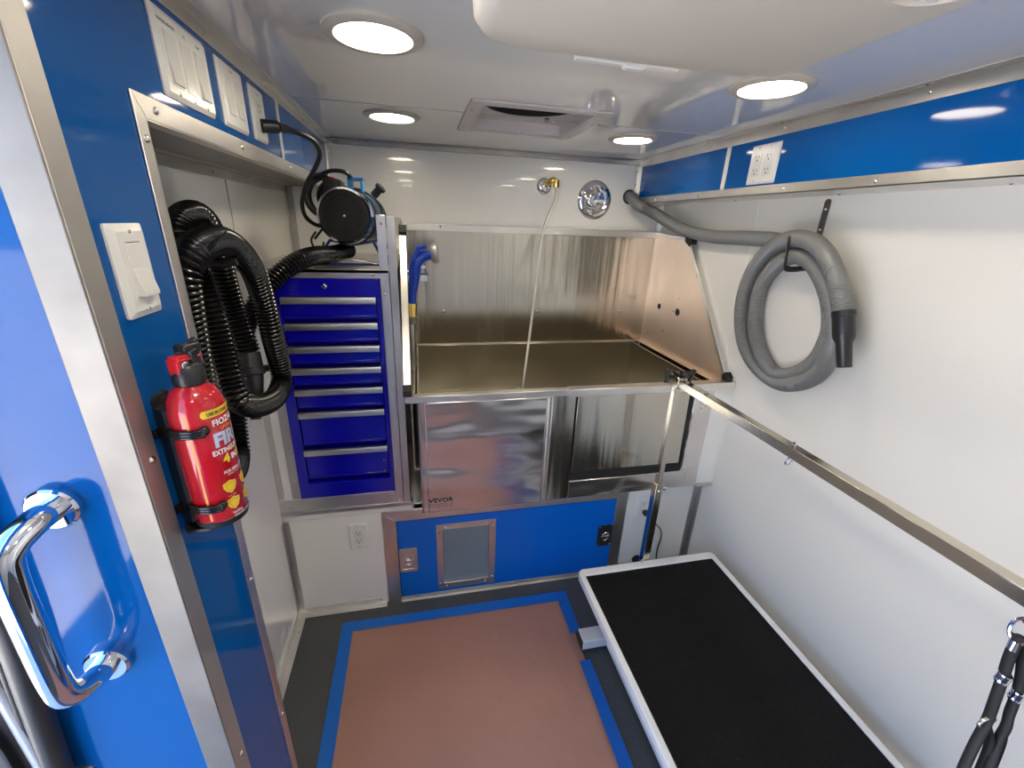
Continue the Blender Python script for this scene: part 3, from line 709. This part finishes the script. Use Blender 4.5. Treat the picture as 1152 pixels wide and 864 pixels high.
# uprights and sill around the cabinet
struct('trim_32', MB().box(XL+.021, -.487, YD+.004, YD+.02, .492, 1.369), 'white')
ang('trim_33', [(XL, XL+.021, YD-.002, YD+.02, .51, 1.369)], 'alu')
t = ang('trim_34', [(-.487, CX0, YD-.002, YD+.02, .563, 1.369)], 'alu_d')
rivets(t, [(-.472, YD-.002, z) for z in (1.22, 1.0, .78, .64)], (0, -1, 0), .003)
t = ang('trim_35', [(XL, -.119, YD-.003, YD+.02, .510, .563)])
rivets(t, [(-.50, YD-.003, .53), (-.135, YD-.003, .546), (-.135, YD-.003, .527)], (0, -1, 0), .005)
ang('trim_36', [(XL, -.055, YD-.008, YD+.02, .492, .510)], 'alu_d')

# ---------------------------------------------------------------- force dryer on the shelf
DC = Vector((-.222, 1.55, 1.553)); DA = Vector((.14, .97, -.03)).normalized()
dy = thing('force_dryer', 'cylindrical blue and chrome pet force dryer with black grille standing on the shelf', 'dryer', (-.20, 1.68, 1.396))
b = MB(); b.lathe(DC, DA, [(.004, .078), (.02, .084), (.05, .086), (.22, .086), (.25, .080), (.285, .060), (.29, 0)], 44); part('body', b, 'blued', dy)
b = MB(); b.lathe(DC, DA, [(-.004, .077), (-.010, .079), (-.010, .085), (.0, .088), (.016, .088), (.018, .084)], 48); part('front_rim', b, 'chrome', dy)
b = MB(); b.lathe(DC, DA, [(.052, .0865), (.052, .089), (.066, .089), (.066, .0865)], 44); part('band', b, 'black', dy)
b = MB(); b.lathe(DC, DA, [(.20, .0865), (.20, .089), (.214, .089), (.214, .0865)], 44); part('band', b, 'black', dy)
b = MB(); b.lathe(DC, DA, [(.002, .077), (-.006, .077), (-.008, .070), (-.009, 0)], 44)
for rr in (.018, .030, .042, .054, .066):
    b.lathe(DC-DA*.0085, -DA, [(-.001, rr-.003), (.0012, rr-.0015), (.0012, rr+.0015), (-.001, rr+.003)], 44)
gri = part('grille', b, 'blackmat', dy)
b = MB(); b.dome(DC-DA*.009, -DA, .005, .5); part('grille_screw', b, 'rivet', gri)
b = MB(); b.box(-.245, -.21, 1.60, 1.66, 1.628, 1.668); b.box(-.205, -.165, 1.60, 1.66, 1.630, 1.668)
b2 = MB(); b2.box(-.212, -.200, 1.60, 1.655, 1.630, 1.672); b2.box(-.212, -.165, 1.60, 1.655, 1.664, 1.672); b2.box(-.172, -.165, 1.60, 1.655, 1.628, 1.672)
part('clip', b2, 'skyblue', dy, bevel=.001); b.bm.free()
b = MB(); b.cyl((-.135, 1.64, 1.622), (-.112, 1.63, 1.645), .013, seg=14); b.lathe((-.115, 1.632, 1.642), (.6, -.2, .6), [(0, .018), (.01, .018)], 14); part('speed_knob', b, 'black', dy)
b = MB(); b.prism(rrect(-.29, -.235, 1.60, 1.70, .012, 4), 'z', 1.60, 1.665); part('switch_box', b, 'black', dy, bevel=.003)
b = MB(); b.cyl((-.262, 1.63, 1.666), (-.262, 1.63, 1.671), .007, seg=12); part('red_button', b, 'redpl', dy)
# cradle
b = MB()
for s_ in (0, .17):
    c0 = DC+DA*(.05+s_)
    b.tube([(c0.x-.125, c0.y, 1.400), (c0.x-.07, c0.y, 1.475), (c0.x, c0.y, 1.462), (c0.x+.07, c0.y, 1.475), (c0.x+.105, c0.y, 1.400)], .005, 8)
b.box(-.345, -.325, 1.58, 1.82, 1.396, 1.402); b.box(-.12, -.10, 1.58, 1.82, 1.396, 1.402); b.box(-.345, -.10, 1.58, 1.60, 1.396, 1.402)
part('cradle', b, 'blueframe', dy)
b = MB(); b.tube(smooth_path([(-.31, 1.58, 1.402), (-.22, 1.56, 1.418), (-.13, 1.58, 1.402)], .01), .004, 8); part('cradle_wire', b, 'chrome', dy)
# cord: coil behind the dryer + lead to the socket
cd = thing('power_cable', 'thick black power cord looping from the dryer up to the header socket', 'cord', (-.31, 1.62, 1.55))
b = MB(); b.tube(smooth_path(CORD[1:], .008), .0065, 10); part('lead', b, 'black', cd, smooth=60)
b = MB(); P = [Vector(p) for p in CORD[:2]]
b.cyl((-.3495, 1.262, 1.746), (-.318, 1.280, 1.749), .015, .014, seg=12); b.cyl((-.318, 1.28, 1.749), (-.298, 1.305, 1.7493), .011, .0075, seg=12); part('plug', b, 'black', cd)
b = MB()
for k in range(5):
    ph = k*.9; cx, cy, cz = -.300+.010*k, 1.615+.02*k, 1.615-.004*k
    R1, R2 = .050+.006*(k % 3), .062-.006*(k % 2)
    b.tube([(cx+R1*math.cos(a)*.95, cy+.022*math.sin(a+ph), cz+R2*math.sin(a)) for a in [2*PI*j/28 for j in range(28)]], .0065, 8, closed=True)
b.tube(smooth_path([(-.30, 1.62, 1.672), (-.26, 1.61, 1.688), (-.215, 1.60, 1.685), (-.195, 1.61, 1.665)], .01), .0065, 8)
part('coil', b, 'black', cd, smooth=60)
# elastic cord with hooks over the dryer
bg = thing('bungee_cord', 'black elastic cord with wire hooks strapped over the dryer', 'bungee cord', (-.21, 1.66, 1.40))
c0 = DC+DA*.13
b = MB(); pts = [(c0.x+.093*math.sin(a), c0.y-.01, c0.z+.093*math.cos(a)) for a in [-1.9+3.9*k/24 for k in range(25)]]
b.tube([(-.345, 1.66, 1.475)]+pts[1:]+[(-.112, 1.66, 1.495)], .004, 8); part('elastic', b, 'black', bg, smooth=60)
b = MB()
b.tube(smooth_path([(-.112, 1.62, 1.50), (-.113, 1.615, 1.478), (-.128, 1.61, 1.462), (-.116, 1.61, 1.445), (-.100, 1.61, 1.458), (-.112, 1.61, 1.474)], .004), .0035, 8)
b.tube(smooth_path([(-.116, 1.61, 1.446), (-.100, 1.60, 1.425), (-.100, 1.595, 1.405), (-.115, 1.59, 1.398), (-.128, 1.59, 1.415)], .004), .0035, 8)
b.cyl((-.112, 1.625, 1.515), (-.112, 1.62, 1.495), .009, seg=10)
part('hook', b, 'black', bg)
b = MB(); b.tube(smooth_path([(-.330, 1.62, 1.50), (-.343, 1.60, 1.475), (-.335, 1.595, 1.452), (-.313, 1.595, 1.448), (-.303, 1.595, 1.470)], .004), .0035, 8); part('hook', b, 'black', bg)

# ---------------------------------------------------------------- black corrugated hose in the alcove
bh = thing('dryer_hose', 'long black corrugated dryer hose hanging in loops in the alcove', 'hose', (-.45, 1.15, .92))
P = smooth_path(HOSE_BLACK, .0027)
b = MB(); b.tube(P, .026, 18, rf=lambda i: (.0292, .0272, .0212, .0272)[i % 4]); part('corrugated_tube', b, 'blackrub', bh, smooth=48)
b = MB(); C_ = [Vector(p) for p in BLACK_CUFF]
b.tube([C_[0], C_[0]+(C_[1]-C_[0])*.45, C_[0]+(C_[1]-C_[0])*.9], .03, 20, rf=lambda i: (.027, .029, .031)[i])
part('cuff', b, 'black', bh)
b = MB(); ww = (C_[2]-C_[1]).normalized(); b.lathe(C_[1]-ww*.012, ww, [(0, .031), (.002, .034), (.018, .034), (.020, .031)], 24); b.box(C_[1].x+.022, C_[1].x+.036, C_[1].y+.02, C_[1].y+.034, C_[1].z-.008, C_[1].z+.008); part('clamp', b, 'black', bh, bevel=.0008)
b = MB(); b.tube([C_[1], C_[1]+(C_[2]-C_[1])*.4, C_[2], C_[3]], .02, 20, rf=lambda i: (.029, .027, .022, .013)[i], flat=(1, 1)); part('nozzle', b, 'black', bh)
# wall hook that carries it
b = MB(); b.box(XL, XL+.004, 1.02, 1.05, 1.42, 1.50); b.tube([(XL+.003, 1.035, 1.452), (-.40, 1.035, 1.448), (-.375, 1.035, 1.452)], .007, 8)
solo('hose_hook', b, 'blackmat', 'black metal peg inside the alcove carrying the black hose', 'hook')
b = MB(); b.tube(smooth_path(STRAP, .004), .0055, 8, flat=(1, .4)); solo('tie_strap', b, 'black', 'short black strap over the top of the black hose loops', 'strap')

# ---------------------------------------------------------------- grey hose on the right wall
gh = thing('vacuum_hose', 'grey ribbed vacuum hose coiled on the right wall', 'hose', (1.2, 1.2, 1.05))
P = smooth_path(HOSE_GREY, .0030)
b = MB(); b.tube(P, .025, 18, rf=lambda i: .0262 if i % 2 else .0240); part('ribbed_tube', b, 'greyhose', gh, smooth=70)
C_ = [Vector(p) for p in GREY_CUFF]; w = C_[2]-C_[0]
b = MB(); b.lathe(C_[0]-w*.05, w, [(-.0, .025), (.0, .028), (.10, .0285), (.11, .0265), (.42, .0265), (.50, .0255), (.60, .0190), (1.05, .0175), (1.06, .015), (1.0, .0)], 28, True); part('nozzle', b, 'black', gh)
b = MB(); b.lathe((1.050, YB, 1.695), (0, -1, 0), [(0, .034), (.004, .034), (.006, .028)], 24); part('wall_collar', b, 'blackmat', gh)
hb = thing('hose_bracket', 'dark flat steel hook bracket holding the grey hose on the right wall', 'bracket', (XR, 1.17, 1.55))
b = MB(); T = frame((XR, 1.178, 1.60), (0, -1, 0), (0, 0, 1))
b = MB(T); b.prism(rrect(-.010, .010, -.15, .055, .0095, 4), 'z', 0, .004); part('flat_bar', b, 'darksteel', hb)
rivets(hb, [(XR-.004, 1.178, z) for z in (1.625, 1.565)], (-1, 0, 0), .005)
b = MB(); Q_ = smooth_path([(1.236, 1.175, 1.452), (1.17, 1.168, 1.446), (1.125, 1.155, 1.450), (1.110, 1.148, 1.47), (1.105, 1.146, 1.505), (1.103, 1.150, 1.545)], .004)
b.tube(Q_, .009, 10, flat=(.3, 1)); part('hook_arm', b, 'darksteel', hb, smooth=60)

# ---------------------------------------------------------------- fire extinguisher
EX, EY, ER = -.311, .622, .0350
fe = thing('fire_extinguisher', 'small red fire extinguisher strapped to the blue partition', 'fire extinguisher', (EX, EY, 1.115))
b = MB(); b.lathe((EX, EY, 1.115), (0, 0, 1), [(.004, .028), (.0, .032), (.004, ER), (.180, ER), (.196, .0315), (.208, .025), (.214, .016), (.220, .014)], 64); cyl = part('cylinder', b, 'red', fe, smooth=50)
b = MB(); b.lathe((EX, EY, 1.111), (0, 0, 1), [(0, .031), (.001, .0345), (.010, .0360), (.011, .0350)], 48); part('base_ring', b, 'black', fe)
b = MB(); b.lathe((EX, EY, 1.329), (0, 0, 1), [(0, .019), (.010, .020), (.024, .018), (.030, .013)], 24); b.cyl((EX, EY, 1.345), (EX+.008, EY+.026, 1.350), .008, .006, seg=14)
b.box(EX-.010, EX+.012, EY-.002, EY+.018, 1.338, 1.376); part('valve_head', b, 'black', fe, bevel=.002)
b = MB(); T = frame((EX, EY, 1.345), (.80, -.60, 0), (0, 0, 1))
T = frame((EX-.002, EY, 1.348), (1, -.35, 0), (0, 0, 1)) @ Matrix.Scale(.68, 4)
b = MB(T); b.prism([(-.012, -.004), (.012, -.004), (.013, .026), (-.013, .026)], 'z', .016, .026); b.prism([(.018, .026), (.026, .016), (.028, .022), (.010, .048), (-.016, .052), (-.018, .044), (.004, .040)], 'x', -.011, .011) if False else None
part('trigger_guard', b, 'redpl', fe, bevel=.002)
b = MB(T); b.box(-.012, .012, .020, .034, -.014, .022); b.box(-.016, .015, .022, .028, -.030, .024); part('trigger', b, 'redpl', fe, bevel=.002)
b = MB(T); b.box(-.013, .013, -.016, -.003, .012, .020); b.box(-.016, -.013, -.016, .022, .005, .019); b.box(.013, .016, -.016, .022, .005, .019); part('head_clip', b, 'rivet', fe, bevel=.001)
b = MB(T); b.prism(rrect(-.016, .013, .030, .052, .006, 3), 'z', -.036, .002); b.cyl((-.002, .042, -.034), (.004, .058, -.030), .008, seg=10); part('lever_top', b, 'black', fe, bevel=.003)
def wrapf(az0, z0, e=.0006):
    def W(p):
        a = az0 + p.x/ER; return Vector((EX+(ER+e)*math.cos(a), EY+(ER+e)*math.sin(a), z0+p.y))
    return W
def band(az0, az1, z0, z1, e=.0004, r=.004, n=36):
    """rounded label patch wrapped round the bottle"""
    b = MB(); w = (az1-az0)*ER; pts = rrect(0, w, 0, z1-z0, min(r, (z1-z0)/2-.0002), 5)
    # strips across so the patch follows the curve
    cols = []
    for k in range(n+1):
        u = w*k/n
        rr = min(r, (z1-z0)/2-.0002); ins = 0
        du = min(u, w-u)
        if du < rr: ins = rr-math.sqrt(max(0, rr*rr-(rr-du)**2))
        W = wrapf(az0, z0, e)
        cols.append((b.bm.verts.new(W(Vector((u, ins, 0)))), b.bm.verts.new(W(Vector((u, z1-z0-ins, 0))))))
    for A, B in zip(cols, cols[1:]): b.f([A[0], B[0], B[1], A[1]])
    return b
def etext(s, h, width, az, z, m, e=.0008, bold=.03, align='CENTER'):
    width *= .92; b = MB(); text_bm(b, s, h, None, width=width, align=align, wrap=wrapf(az, z, e), bold=bold)
    return part('label_text', b, m, cyl, smooth=0)
A0 = -.16
part('label_banner', band(A0-.92, A0+.92, 1.2865, 1.2975), 'yellow', cyl)
etext('USE IN CASE OF FIRE', .0052, .054, A0, 1.2893, 'ink', .0012)
etext('FIOZABI', .0095, .045, A0, 1.2725, 'wprint')
etext('UPGRADED', .0055, .034, A0+.12, 1.2640, 'orange')
etext('FIRE', .0215, .050, A0, 1.2400, 'lilac', bold=.05)
etext('EXTINGUISHER', .0080, .060, A0-.02, 1.2285, 'wprint')
etext('4', .0145, .011, A0-.36, 1.2120, 'yellow', bold=.05)
etext('IN', .0095, .012, A0+.02, 1.2135, 'wprint', bold=.05)
etext('1', .0145, .006, A0+.33, 1.2120, 'yellow', bold=.05)
etext('FOR SMALL FIRES', .0050, .044, A0, 1.1960, 'wprint')
etext('EFFECTIVE AND FAST', .0030, .038, A0+.05, 1.1915, 'wprint', bold=.0)
def shield(az, z, m, s=1., e=.0006):
    b = MB(); W = wrapf(az, z, e)
    pts = [(0, -.0105), (.006, -.006), (.0095, .001), (.0095, .008), (.005, .009), (0, .0115), (-.005, .009), (-.0095, .008), (-.0095, .001), (-.006, -.006)]
    c_ = b.bm.verts.new(W(Vector((0, 0, 0)))); V = [b.bm.verts.new(W(Vector((x*s, y*s, 0)))) for x, y in pts]
    for k in range(len(V)): b.f([c_, V[k], V[(k+1) % len(V)]])
    part('label_shield', b, m, cyl)
for az in (A0-.46, A0+.34):
    for z in (1.173, 1.145):
        shield(az, z, 'yellow', 1.); shield(az, z, 'orange', .68, .0009); shield(az, z, 'yellow', .58, .0011)
        etext('1A 5B', .0018, .012, az, z-.0150, 'wprint', bold=0)
etext('MODEL', .0034, .016, A0-.35, 1.1270, 'wprint'); etext('VOLUME 620 ML', .0034, .036, A0-.10, 1.1215, 'wprint')
b = band(A0-1.42, A0-1.33, 1.125, 1.296, .0004, .001, 4); part('label_edge', b, 'orange', cyl)
# bracket with rubber straps
br = thing('extinguisher_bracket', 'black bracket with two rubber straps around the red extinguisher', 'bracket', (XP, EY, 1.12))
b = MB(); b.prism(rrect(EY-.014, EY+.022, 1.105, 1.315, .008, 4), 'x', XP, XP+.006)
b.prism([(XP+.001, EY-.014), (EX-ER+.006, EY-.026), (EX-ER+.012, EY-.024), (EX-ER-.002, EY), (EX-ER+.012, EY+.024), (EX-ER+.006, EY+.026), (XP+.001, EY+.014)], 'z', 1.12, 1.30)
b.prism(rrect(XP+.002, EX, EY-.028, EY+.028, .01, 4), 'z', 1.103, 1.108)
part('back_plate', b, 'black', br)
for z in (1.268, 1.147):
    b = MB()
    for dz in (-.0042, 0, .0042):
        pts = [(EX+(ER+.0032)*math.cos(a), EY+(ER+.0032)*math.sin(a), z+dz) for a in [-PI-.25+k*(PI-.78)/22 for k in range(23)]]
        b.tube([(XP+.004, EY-.03, z+dz)]+pts, .0026, 8)
    e_ = Vector(pts[-1]); b.lathe(e_+Vector((-.003, -.004, -.001)), (.5, .8, 0), [(0, .0062), (.006, .0066), (.010, .004), (.011, 0)], 12)
    part('strap', b, 'blackrub', br, smooth=60)

# ---------------------------------------------------------------- grab handle on the doorway return
gb_ = thing('grab_handle', 'polished chrome grab handle on the blue doorway return', 'handle', (-.465, .554, 1.06))
yj = .554
hp = [(-.458, yj-.002, 1.196), (-.462, yj-.035, 1.194), (-.470, yj-.060, 1.180), (-.474, yj-.068, 1.155), (-.478, yj-.069, 1.06), (-.480, yj-.068, .965), (-.478, yj-.060, .938), (-.474, yj-.035, .924), (-.471, yj-.002, .921)]
b = MB(); b.tube(smooth_path(hp, .006), .0160, 28); part('grip', b, 'chrome', gb_, smooth=60)
for x, z in ((-.458, 1.196), (-.471, .921)):
    b = MB(); b.lathe((x, yj, z), (0, -1, 0), [(0, .029), (.009, .029), (.012, .026), (.013, .0)], 40); part('mounting_flange', b, 'chrome', gb_, smooth=40)

# outside edge of the doorway: rubber seal, pillar, door trim
b = MB(); P = smooth_path([(-.535, .535, 1.79), (-.538, .535, 1.3), (-.547, .535, 1.05), (-.561, .535, .90), (-.575, .535, .75), (-.582, .535, .60), (-.585, .535, .05)], .02)
b.tube(P, .0160, 20); solo('door_seal', b, 'rubber', 'thick black rubber door seal at the outer edge of the doorway', 'seal', smooth=60)
b = MB(); b.tube([(p.x-.023, p.y+.002, p.z) for p in P], .0055, 12); solo('seal_bead', b, 'rubber', 'thin black rubber bead beside the thick door seal', 'seal', smooth=60)
b = MB(); b.prism([(-.588, -.3), (-.588, .90), (-.592, .955), (-.604, .90), (-.612, -.3)], 'y', .530, .575); solo('door_pillar', b, 'body', 'pale grey painted door pillar edge outside the seal', 'pillar', bevel=.006)
b = MB(); b.prism(rrect(-1.00, -.606, .545, .60, .01, 4), 'z', -.35, 1.15); solo('door_lining', b, 'blackmat', 'black plastic door lining outside the doorway at lower left', 'door lining', bevel=.01)
b = MB(); b.tube(smooth_path([(-.66, .525, .45), (-.655, .525, .62), (-.645, .525, .74), (-.652, .527, .83), (-.69, .53, .88)], .01), .018, 14); solo('door_rail', b, 'body', 'pale grey curved metal piece on the black door lining', 'rail', smooth=50, bevel=.004)
struct('trim_37', MB().box(-.60, -.575, .54, .60, 0, ZC).box(-.585, XP-.04, .551, .556, 0, .70) if False else MB().box(-.60, -.575, .556, .60, 0, ZC).box(-.575, -.552, .551, .554, 0, .70), 'alu_d')
struct('wall_outer', MB().box(-.66, -.60, .602, 2.26, -.45, ZC+.12).box(-.66, -.60, -1.4, -.62, -.45, ZC+.12).box(-.66, -.575, -.62, .58, 1.82, ZC+.12), 'body')
struct('trim_38', MB().box(-.58, 1.30, -1.35, 2.2, -.45, -.14), 'blackmat')
struct('ground', MB().box(-26, 26, -26, 26, -.75, -.62), 'pavement')

# ---------------------------------------------------------------- floor paper and tape
def sheet(name, pts, z0, z1, m, label, cat, group=None):
    b = MB(); b.prism(pts, 'z', z0, z1); return solo(name, b, m, label, cat, group, bevel=0)
# paper with a gentle ripple
b = MB(); nx, ny = 40, 60; x0, x1, ya, yb = -.335, .566, -.35, 1.345
G = []
for j in range(ny+1):
    row = []
    for i in range(nx+1):
        x = x0+(x1-x0)*i/nx; y = ya+(yb-ya)*j/ny
        e = max(0, min(1, (min(i, nx-i, j, ny-j)-2)/4))
        z = .0020+e*(.0016*math.sin(x*9+y*4)+.0014*math.sin(x*4-y*11+1)+.0016)
        row.append(b.v((x, y, z)))
    G.append(row)
for j in range(ny):
    for i in range(nx): b.f([G[j][i], G[j][i+1], G[j+1][i+1], G[j+1][i]])
bot_ = [b.v(p) for p in ((x0, ya, .001), (x1, ya, .001), (x1, yb, .001), (x0, yb, .001))]; b.f(bot_[::-1])
solo('floor_paper', b, 'paper', 'brown protective paper taped over the van floor', 'paper')
def tapes(name, pts, label, z=.0048):
    b = MB(); b.prism(pts, 'z', z, z+.0005); return solo(name, b, 'tape', label, 'tape', 'strips of blue masking tape around the floor paper')
tapes('masking_tape', [(-.358, 1.325), (.592, 1.318), (.594, 1.366), (-.357, 1.370)], 'blue masking tape strip across the far edge of the brown paper', .0054)
tapes('masking_tape', [(-.359, -.35), (-.313, -.35), (-.312, 1.352), (-.357, 1.352)], 'long blue masking tape strip down the left edge of the brown paper')
tapes('masking_tape', [(.546, 1.158), (.590, 1.158), (.594, 1.352), (.545, 1.352)], 'short blue masking tape piece at the far right corner above the table foot')
tapes('masking_tape', [(.542, -.35), (.587, -.35), (.584, 1.040), (.541, 1.040)], 'blue masking tape strip right of the paper, nearer than the table foot')

# ---------------------------------------------------------------- grooming table
gt = thing('grooming_table', 'low white-framed grooming table with black textured mat', 'table', (.865, .74, 0))
ZT = .280; gx0, gx1, gy0, gy1 = .570, 1.172, .285, 1.213
b = MB(); b.ring_prism(rrect(gx0, gx1, gy0, gy1, .022, 6), rrect(gx0+.021, gx1-.021, gy0+.024, gy1-.034, .004, 6), 'z', ZT-.036, ZT)
part('table_frame', b, 'twhite', gt, bevel=.004)
b = MB(); b.box(gx0+.018, gx1-.018, gy0+.02, gy1-.03, ZT-.02, ZT-.006); part('rubber_mat', b, 'tmat', gt)
def bar(name, x0, x1, y0_, y1_, z0, z1, m='twhite'): return part(name, MB().box(x0, x1, y0_, y1_, z0, z1), m, gt, bevel=.004)
for yc in (1.10, .40):
    f_ = bar('foot', .560, 1.175, yc-.030, yc+.030, .018, .062)
    for xe in (.562, 1.16):
        part('foot_cap', MB().box(xe-.004, xe+.003, yc-.029, yc+.029, .019, .061), 'black', f_, bevel=.002)
        b = MB(); b.lathe((xe+.03, yc, .0056 if xe < .7 else 0), (0, 0, 1), [(0, .018), (.003, .020), (.014, .017)], 18); part('foot_pad', b, 'black', f_)
bar('base_rail', .66, .70, .40, 1.10, .020, .060); bar('base_rail', 1.03, 1.07, .40, 1.10, .020, .060)
for s_ in (.69, 1.04):
    for A, B in (((.45, .055), (1.02, .235)), ((1.02, .055), (.45, .235))):
        dx_ = B[0]-A[0]; dz_ = B[1]-A[1]; L_ = math.hypot(dx_, dz_); nx_, nz_ = -dz_/L_*.015, dx_/L_*.015
        off = 0 if A[0] < B[0] else .012
        part('scissor_arm', MB().prism([(A[0]+nx_, A[1]+nz_), (B[0]+nx_, B[1]+nz_), (B[0]-nx_, B[1]-nz_), (A[0]-nx_, A[1]-nz_)], 'x', s_+off, s_+off+.010), 'twhite', gt)
bar('deck_rail', .66, .72, .33, 1.17, .222, .246); bar('deck_rail', 1.02, 1.08, .33, 1.17, .222, .246)
b = MB(); b.box(.845, .857, 1.213, 1.232, .225, .285); b.tube([(.848, 1.205, .282), (.842, 1.19, .292)], .003, 8); part('clamp_plate', b, 'chrome', gt)

# overhead arm: posts and rail
oa = thing('overhead_rail_stand', 'overhead steel grooming rail on posts clamped to the table, running toward the viewer', 'grooming rail', (.867, 1.23, .225))
b = MB(); b.box(.853, .883, 1.213, 1.243, .225, .640); part('lower_post', b, 'steel', oa, bevel=.002, label='thicker lower steel post')
b = MB(); b.box(.8575, .8785, 1.2175, 1.2385, .63, 1.052); up_ = part('upper_post', b, 'steel', oa, bevel=.002)
b = MB(); b.lathe((.883, 1.228, .615), (1, 0, 0), [(0, .004), (.012, .004), (.013, .010), (.022, .010), (.024, 0)], 14); b.dome((.868, 1.213, .612), (0, -1, 0), .006); part('height_knob', b, 'chrome', oa)
b = MB(); b.box(.853, .881, -.02, 1.250, 1.048, 1.074); rl = part('rail', b, 'steel', oa, bevel=.0015)
b = MB(); b.box(.850, .884, 1.195, 1.246, 1.040, 1.080); part('rail_joint', b, 'steel', oa, bevel=.002)
b = MB(); b.box(.853, .883, -.015, .015, .225, 1.048); part('near_post', b, 'steel', oa, bevel=.002)
b = MB(); b.box(.850, .884, -.018, .285, .218, .232); part('near_bracket', b, 'steel', oa, bevel=.002)
def tknob(c, d, up):
    c = Vector(c); d = Vector(d).normalized(); u = Vector(up).normalized()
    b = MB(); b.cyl(c, c+d*.018, .006, seg=12)
    e = c+d*.022; b.tube([e-u*.024, e-u*.008, e+u*.008, e+u*.024], .008, 12, rf=lambda i: (.0085, .006, .006, .0085)[i])
    part('t_knob', b, 'black', oa)
tknob((.850, 1.230, 1.075), (-1, .1, .1), (.1, .2, 1)); tknob((.884, 1.212, 1.078), (1, -.2, .2), (.15, -.2, 1)); tknob((.872, 1.20, 1.08), (.3, -.4, 1), (1, 0, 0))
b = MB(); b.box(.855, .880, 1.205, 1.240, 1.080, 1.092); part('knob_bridge', b, 'black', oa, bevel=.002)
for yy in (1.07, .735, .29):
    b = MB(); b.cyl((.867, yy, 1.048), (.867, yy, 1.040), .003, seg=8)
    b.tube([(.867+.009*math.cos(a), yy, 1.030+.009*math.sin(a)) for a in [2*PI*k/18 for k in range(18)]], .0022, 8, closed=True)
    b.lathe((.867, yy, 1.074), (0, 0, 1), [(0, .006), (.003, .006), (.004, .003), (.010, .003)], 8)
    part('eye_bolt', b, 'chrome', oa)

# leash / grooming loops hanging from the last eye
ls = thing('grooming_loop', 'black webbing grooming loops hanging from the rail at the right edge', 'leash', (.87, .28, .66))
b = MB(); b.tube([(.8665, .2895+.012*math.cos(a), 1.004+.022*math.sin(a)) for a in [2*PI*k/20 for k in range(20)]], .003, 8, closed=True); b.cyl((.8665, .289, .985), (.866, .288, .968), .006, seg=12)
part('snap_hook', b, 'chrome', ls)
def strap(pts, w):
    b = MB(); b.tube(smooth_path(pts, .008), w, 10, flat=(1, .38)); return part('webbing', b, 'blackmat', ls, smooth=60)
strap(LEASH_A, .0075); strap([(p[0]+.010*min(1, k/2), p[1], p[2]) for k, p in enumerate(LEASH_B)], .0070)
strap([LEASH_A[4], (.882, .262, .79), (.882, .255, .745), (.868, .245, .695)], .0065)
strap([(LEASH_B[4][0]+.010, LEASH_B[4][1], LEASH_B[4][2]), (.900, .255, .79), (.903, .25, .74), (.890, .24, .69)], .004)
for P_ in (LEASH_A[2], (LEASH_B[2][0]+.010, LEASH_B[2][1], LEASH_B[2][2])):
    b = MB(); q = Vector(P_); b.lathe(q+Vector((0, 0, -.009)), (0, -.05, 1), [(0, .0080), (.003, .0088), (.005, .0080), (.009, .0088), (.012, .0080), (.015, .0088), (.018, .0080)], 16); part('sliding_bead', b, 'chrome', ls)
b = MB(); q = Vector(LEASH_A[4]); b.tube([(q.x+.017*math.cos(a), q.y, q.z+.010*math.sin(a)) for a in [2*PI*k/18 for k in range(18)]], .0024, 8, closed=True); part('joining_ring', b, 'rivet', ls)

# ---------------------------------------------------------------- light
W = bpy.data.worlds.new('World'); SC.world = W; W.use_nodes = True
nt = W.node_tree; bgN = nt.nodes['Background']
tcw = nt.nodes.new('ShaderNodeTexCoord'); sep = nt.nodes.new('ShaderNodeSeparateXYZ'); rmp = nt.nodes.new('ShaderNodeValToRGB')
nt.links.new(tcw.outputs['Generated'], sep.inputs[0]); nt.links.new(sep.outputs['Z'], rmp.inputs['Fac']); nt.links.new(rmp.outputs['Color'], bgN.inputs['Color'])
rmp.color_ramp.elements[0].position = 0; rmp.color_ramp.elements[0].color = (.42, .59, .88, 1)
rmp.color_ramp.elements[1].position = .8; rmp.color_ramp.elements[1].color = (.10, .28, .75, 1)
bgN.inputs['Strength'].default_value = 3.1
sun = bpy.data.lights.new('sun', 'SUN'); sun.energy = 31; sun.angle = math.radians(.6); sun.color = (1, .95, .87)
so = bpy.data.objects.new('sun', sun); COL.objects.link(so); so.rotation_euler = Vector((.50, .12, 1)).to_track_quat('Z', 'Y').to_euler()

# ---------------------------------------------------------------- camera
cam = bpy.data.cameras.new('camera'); co = bpy.data.objects.new('camera', cam); COL.objects.link(co)
R_, U_, F_ = Vector((0.977454, -0.208062, 0.035958)), Vector((0.040969, 0.353948, 0.934367)), Vector((0.207134, 0.911828, -0.354492))
co.matrix_world = Matrix(((R_.x, U_.x, -F_.x, 0), (R_.y, U_.y, -F_.y, 0), (R_.z, U_.z, -F_.z, 1.55), (0, 0, 0, 1)))
cam.sensor_width = 36; cam.lens = 476.1007/1152*36; cam.clip_start = .02; cam.clip_end = 200
SC.camera = co
vs = SC.view_settings; vs.view_transform = 'Standard'; vs.look = 'None'; vs.exposure = .36; vs.gamma = 1; vs.use_curve_mapping = False
cy = SC.cycles; cy.use_denoising = True; cy.max_bounces = 10; cy.diffuse_bounces = 5; cy.glossy_bounces = 6; cy.sample_clamp_indirect = 6
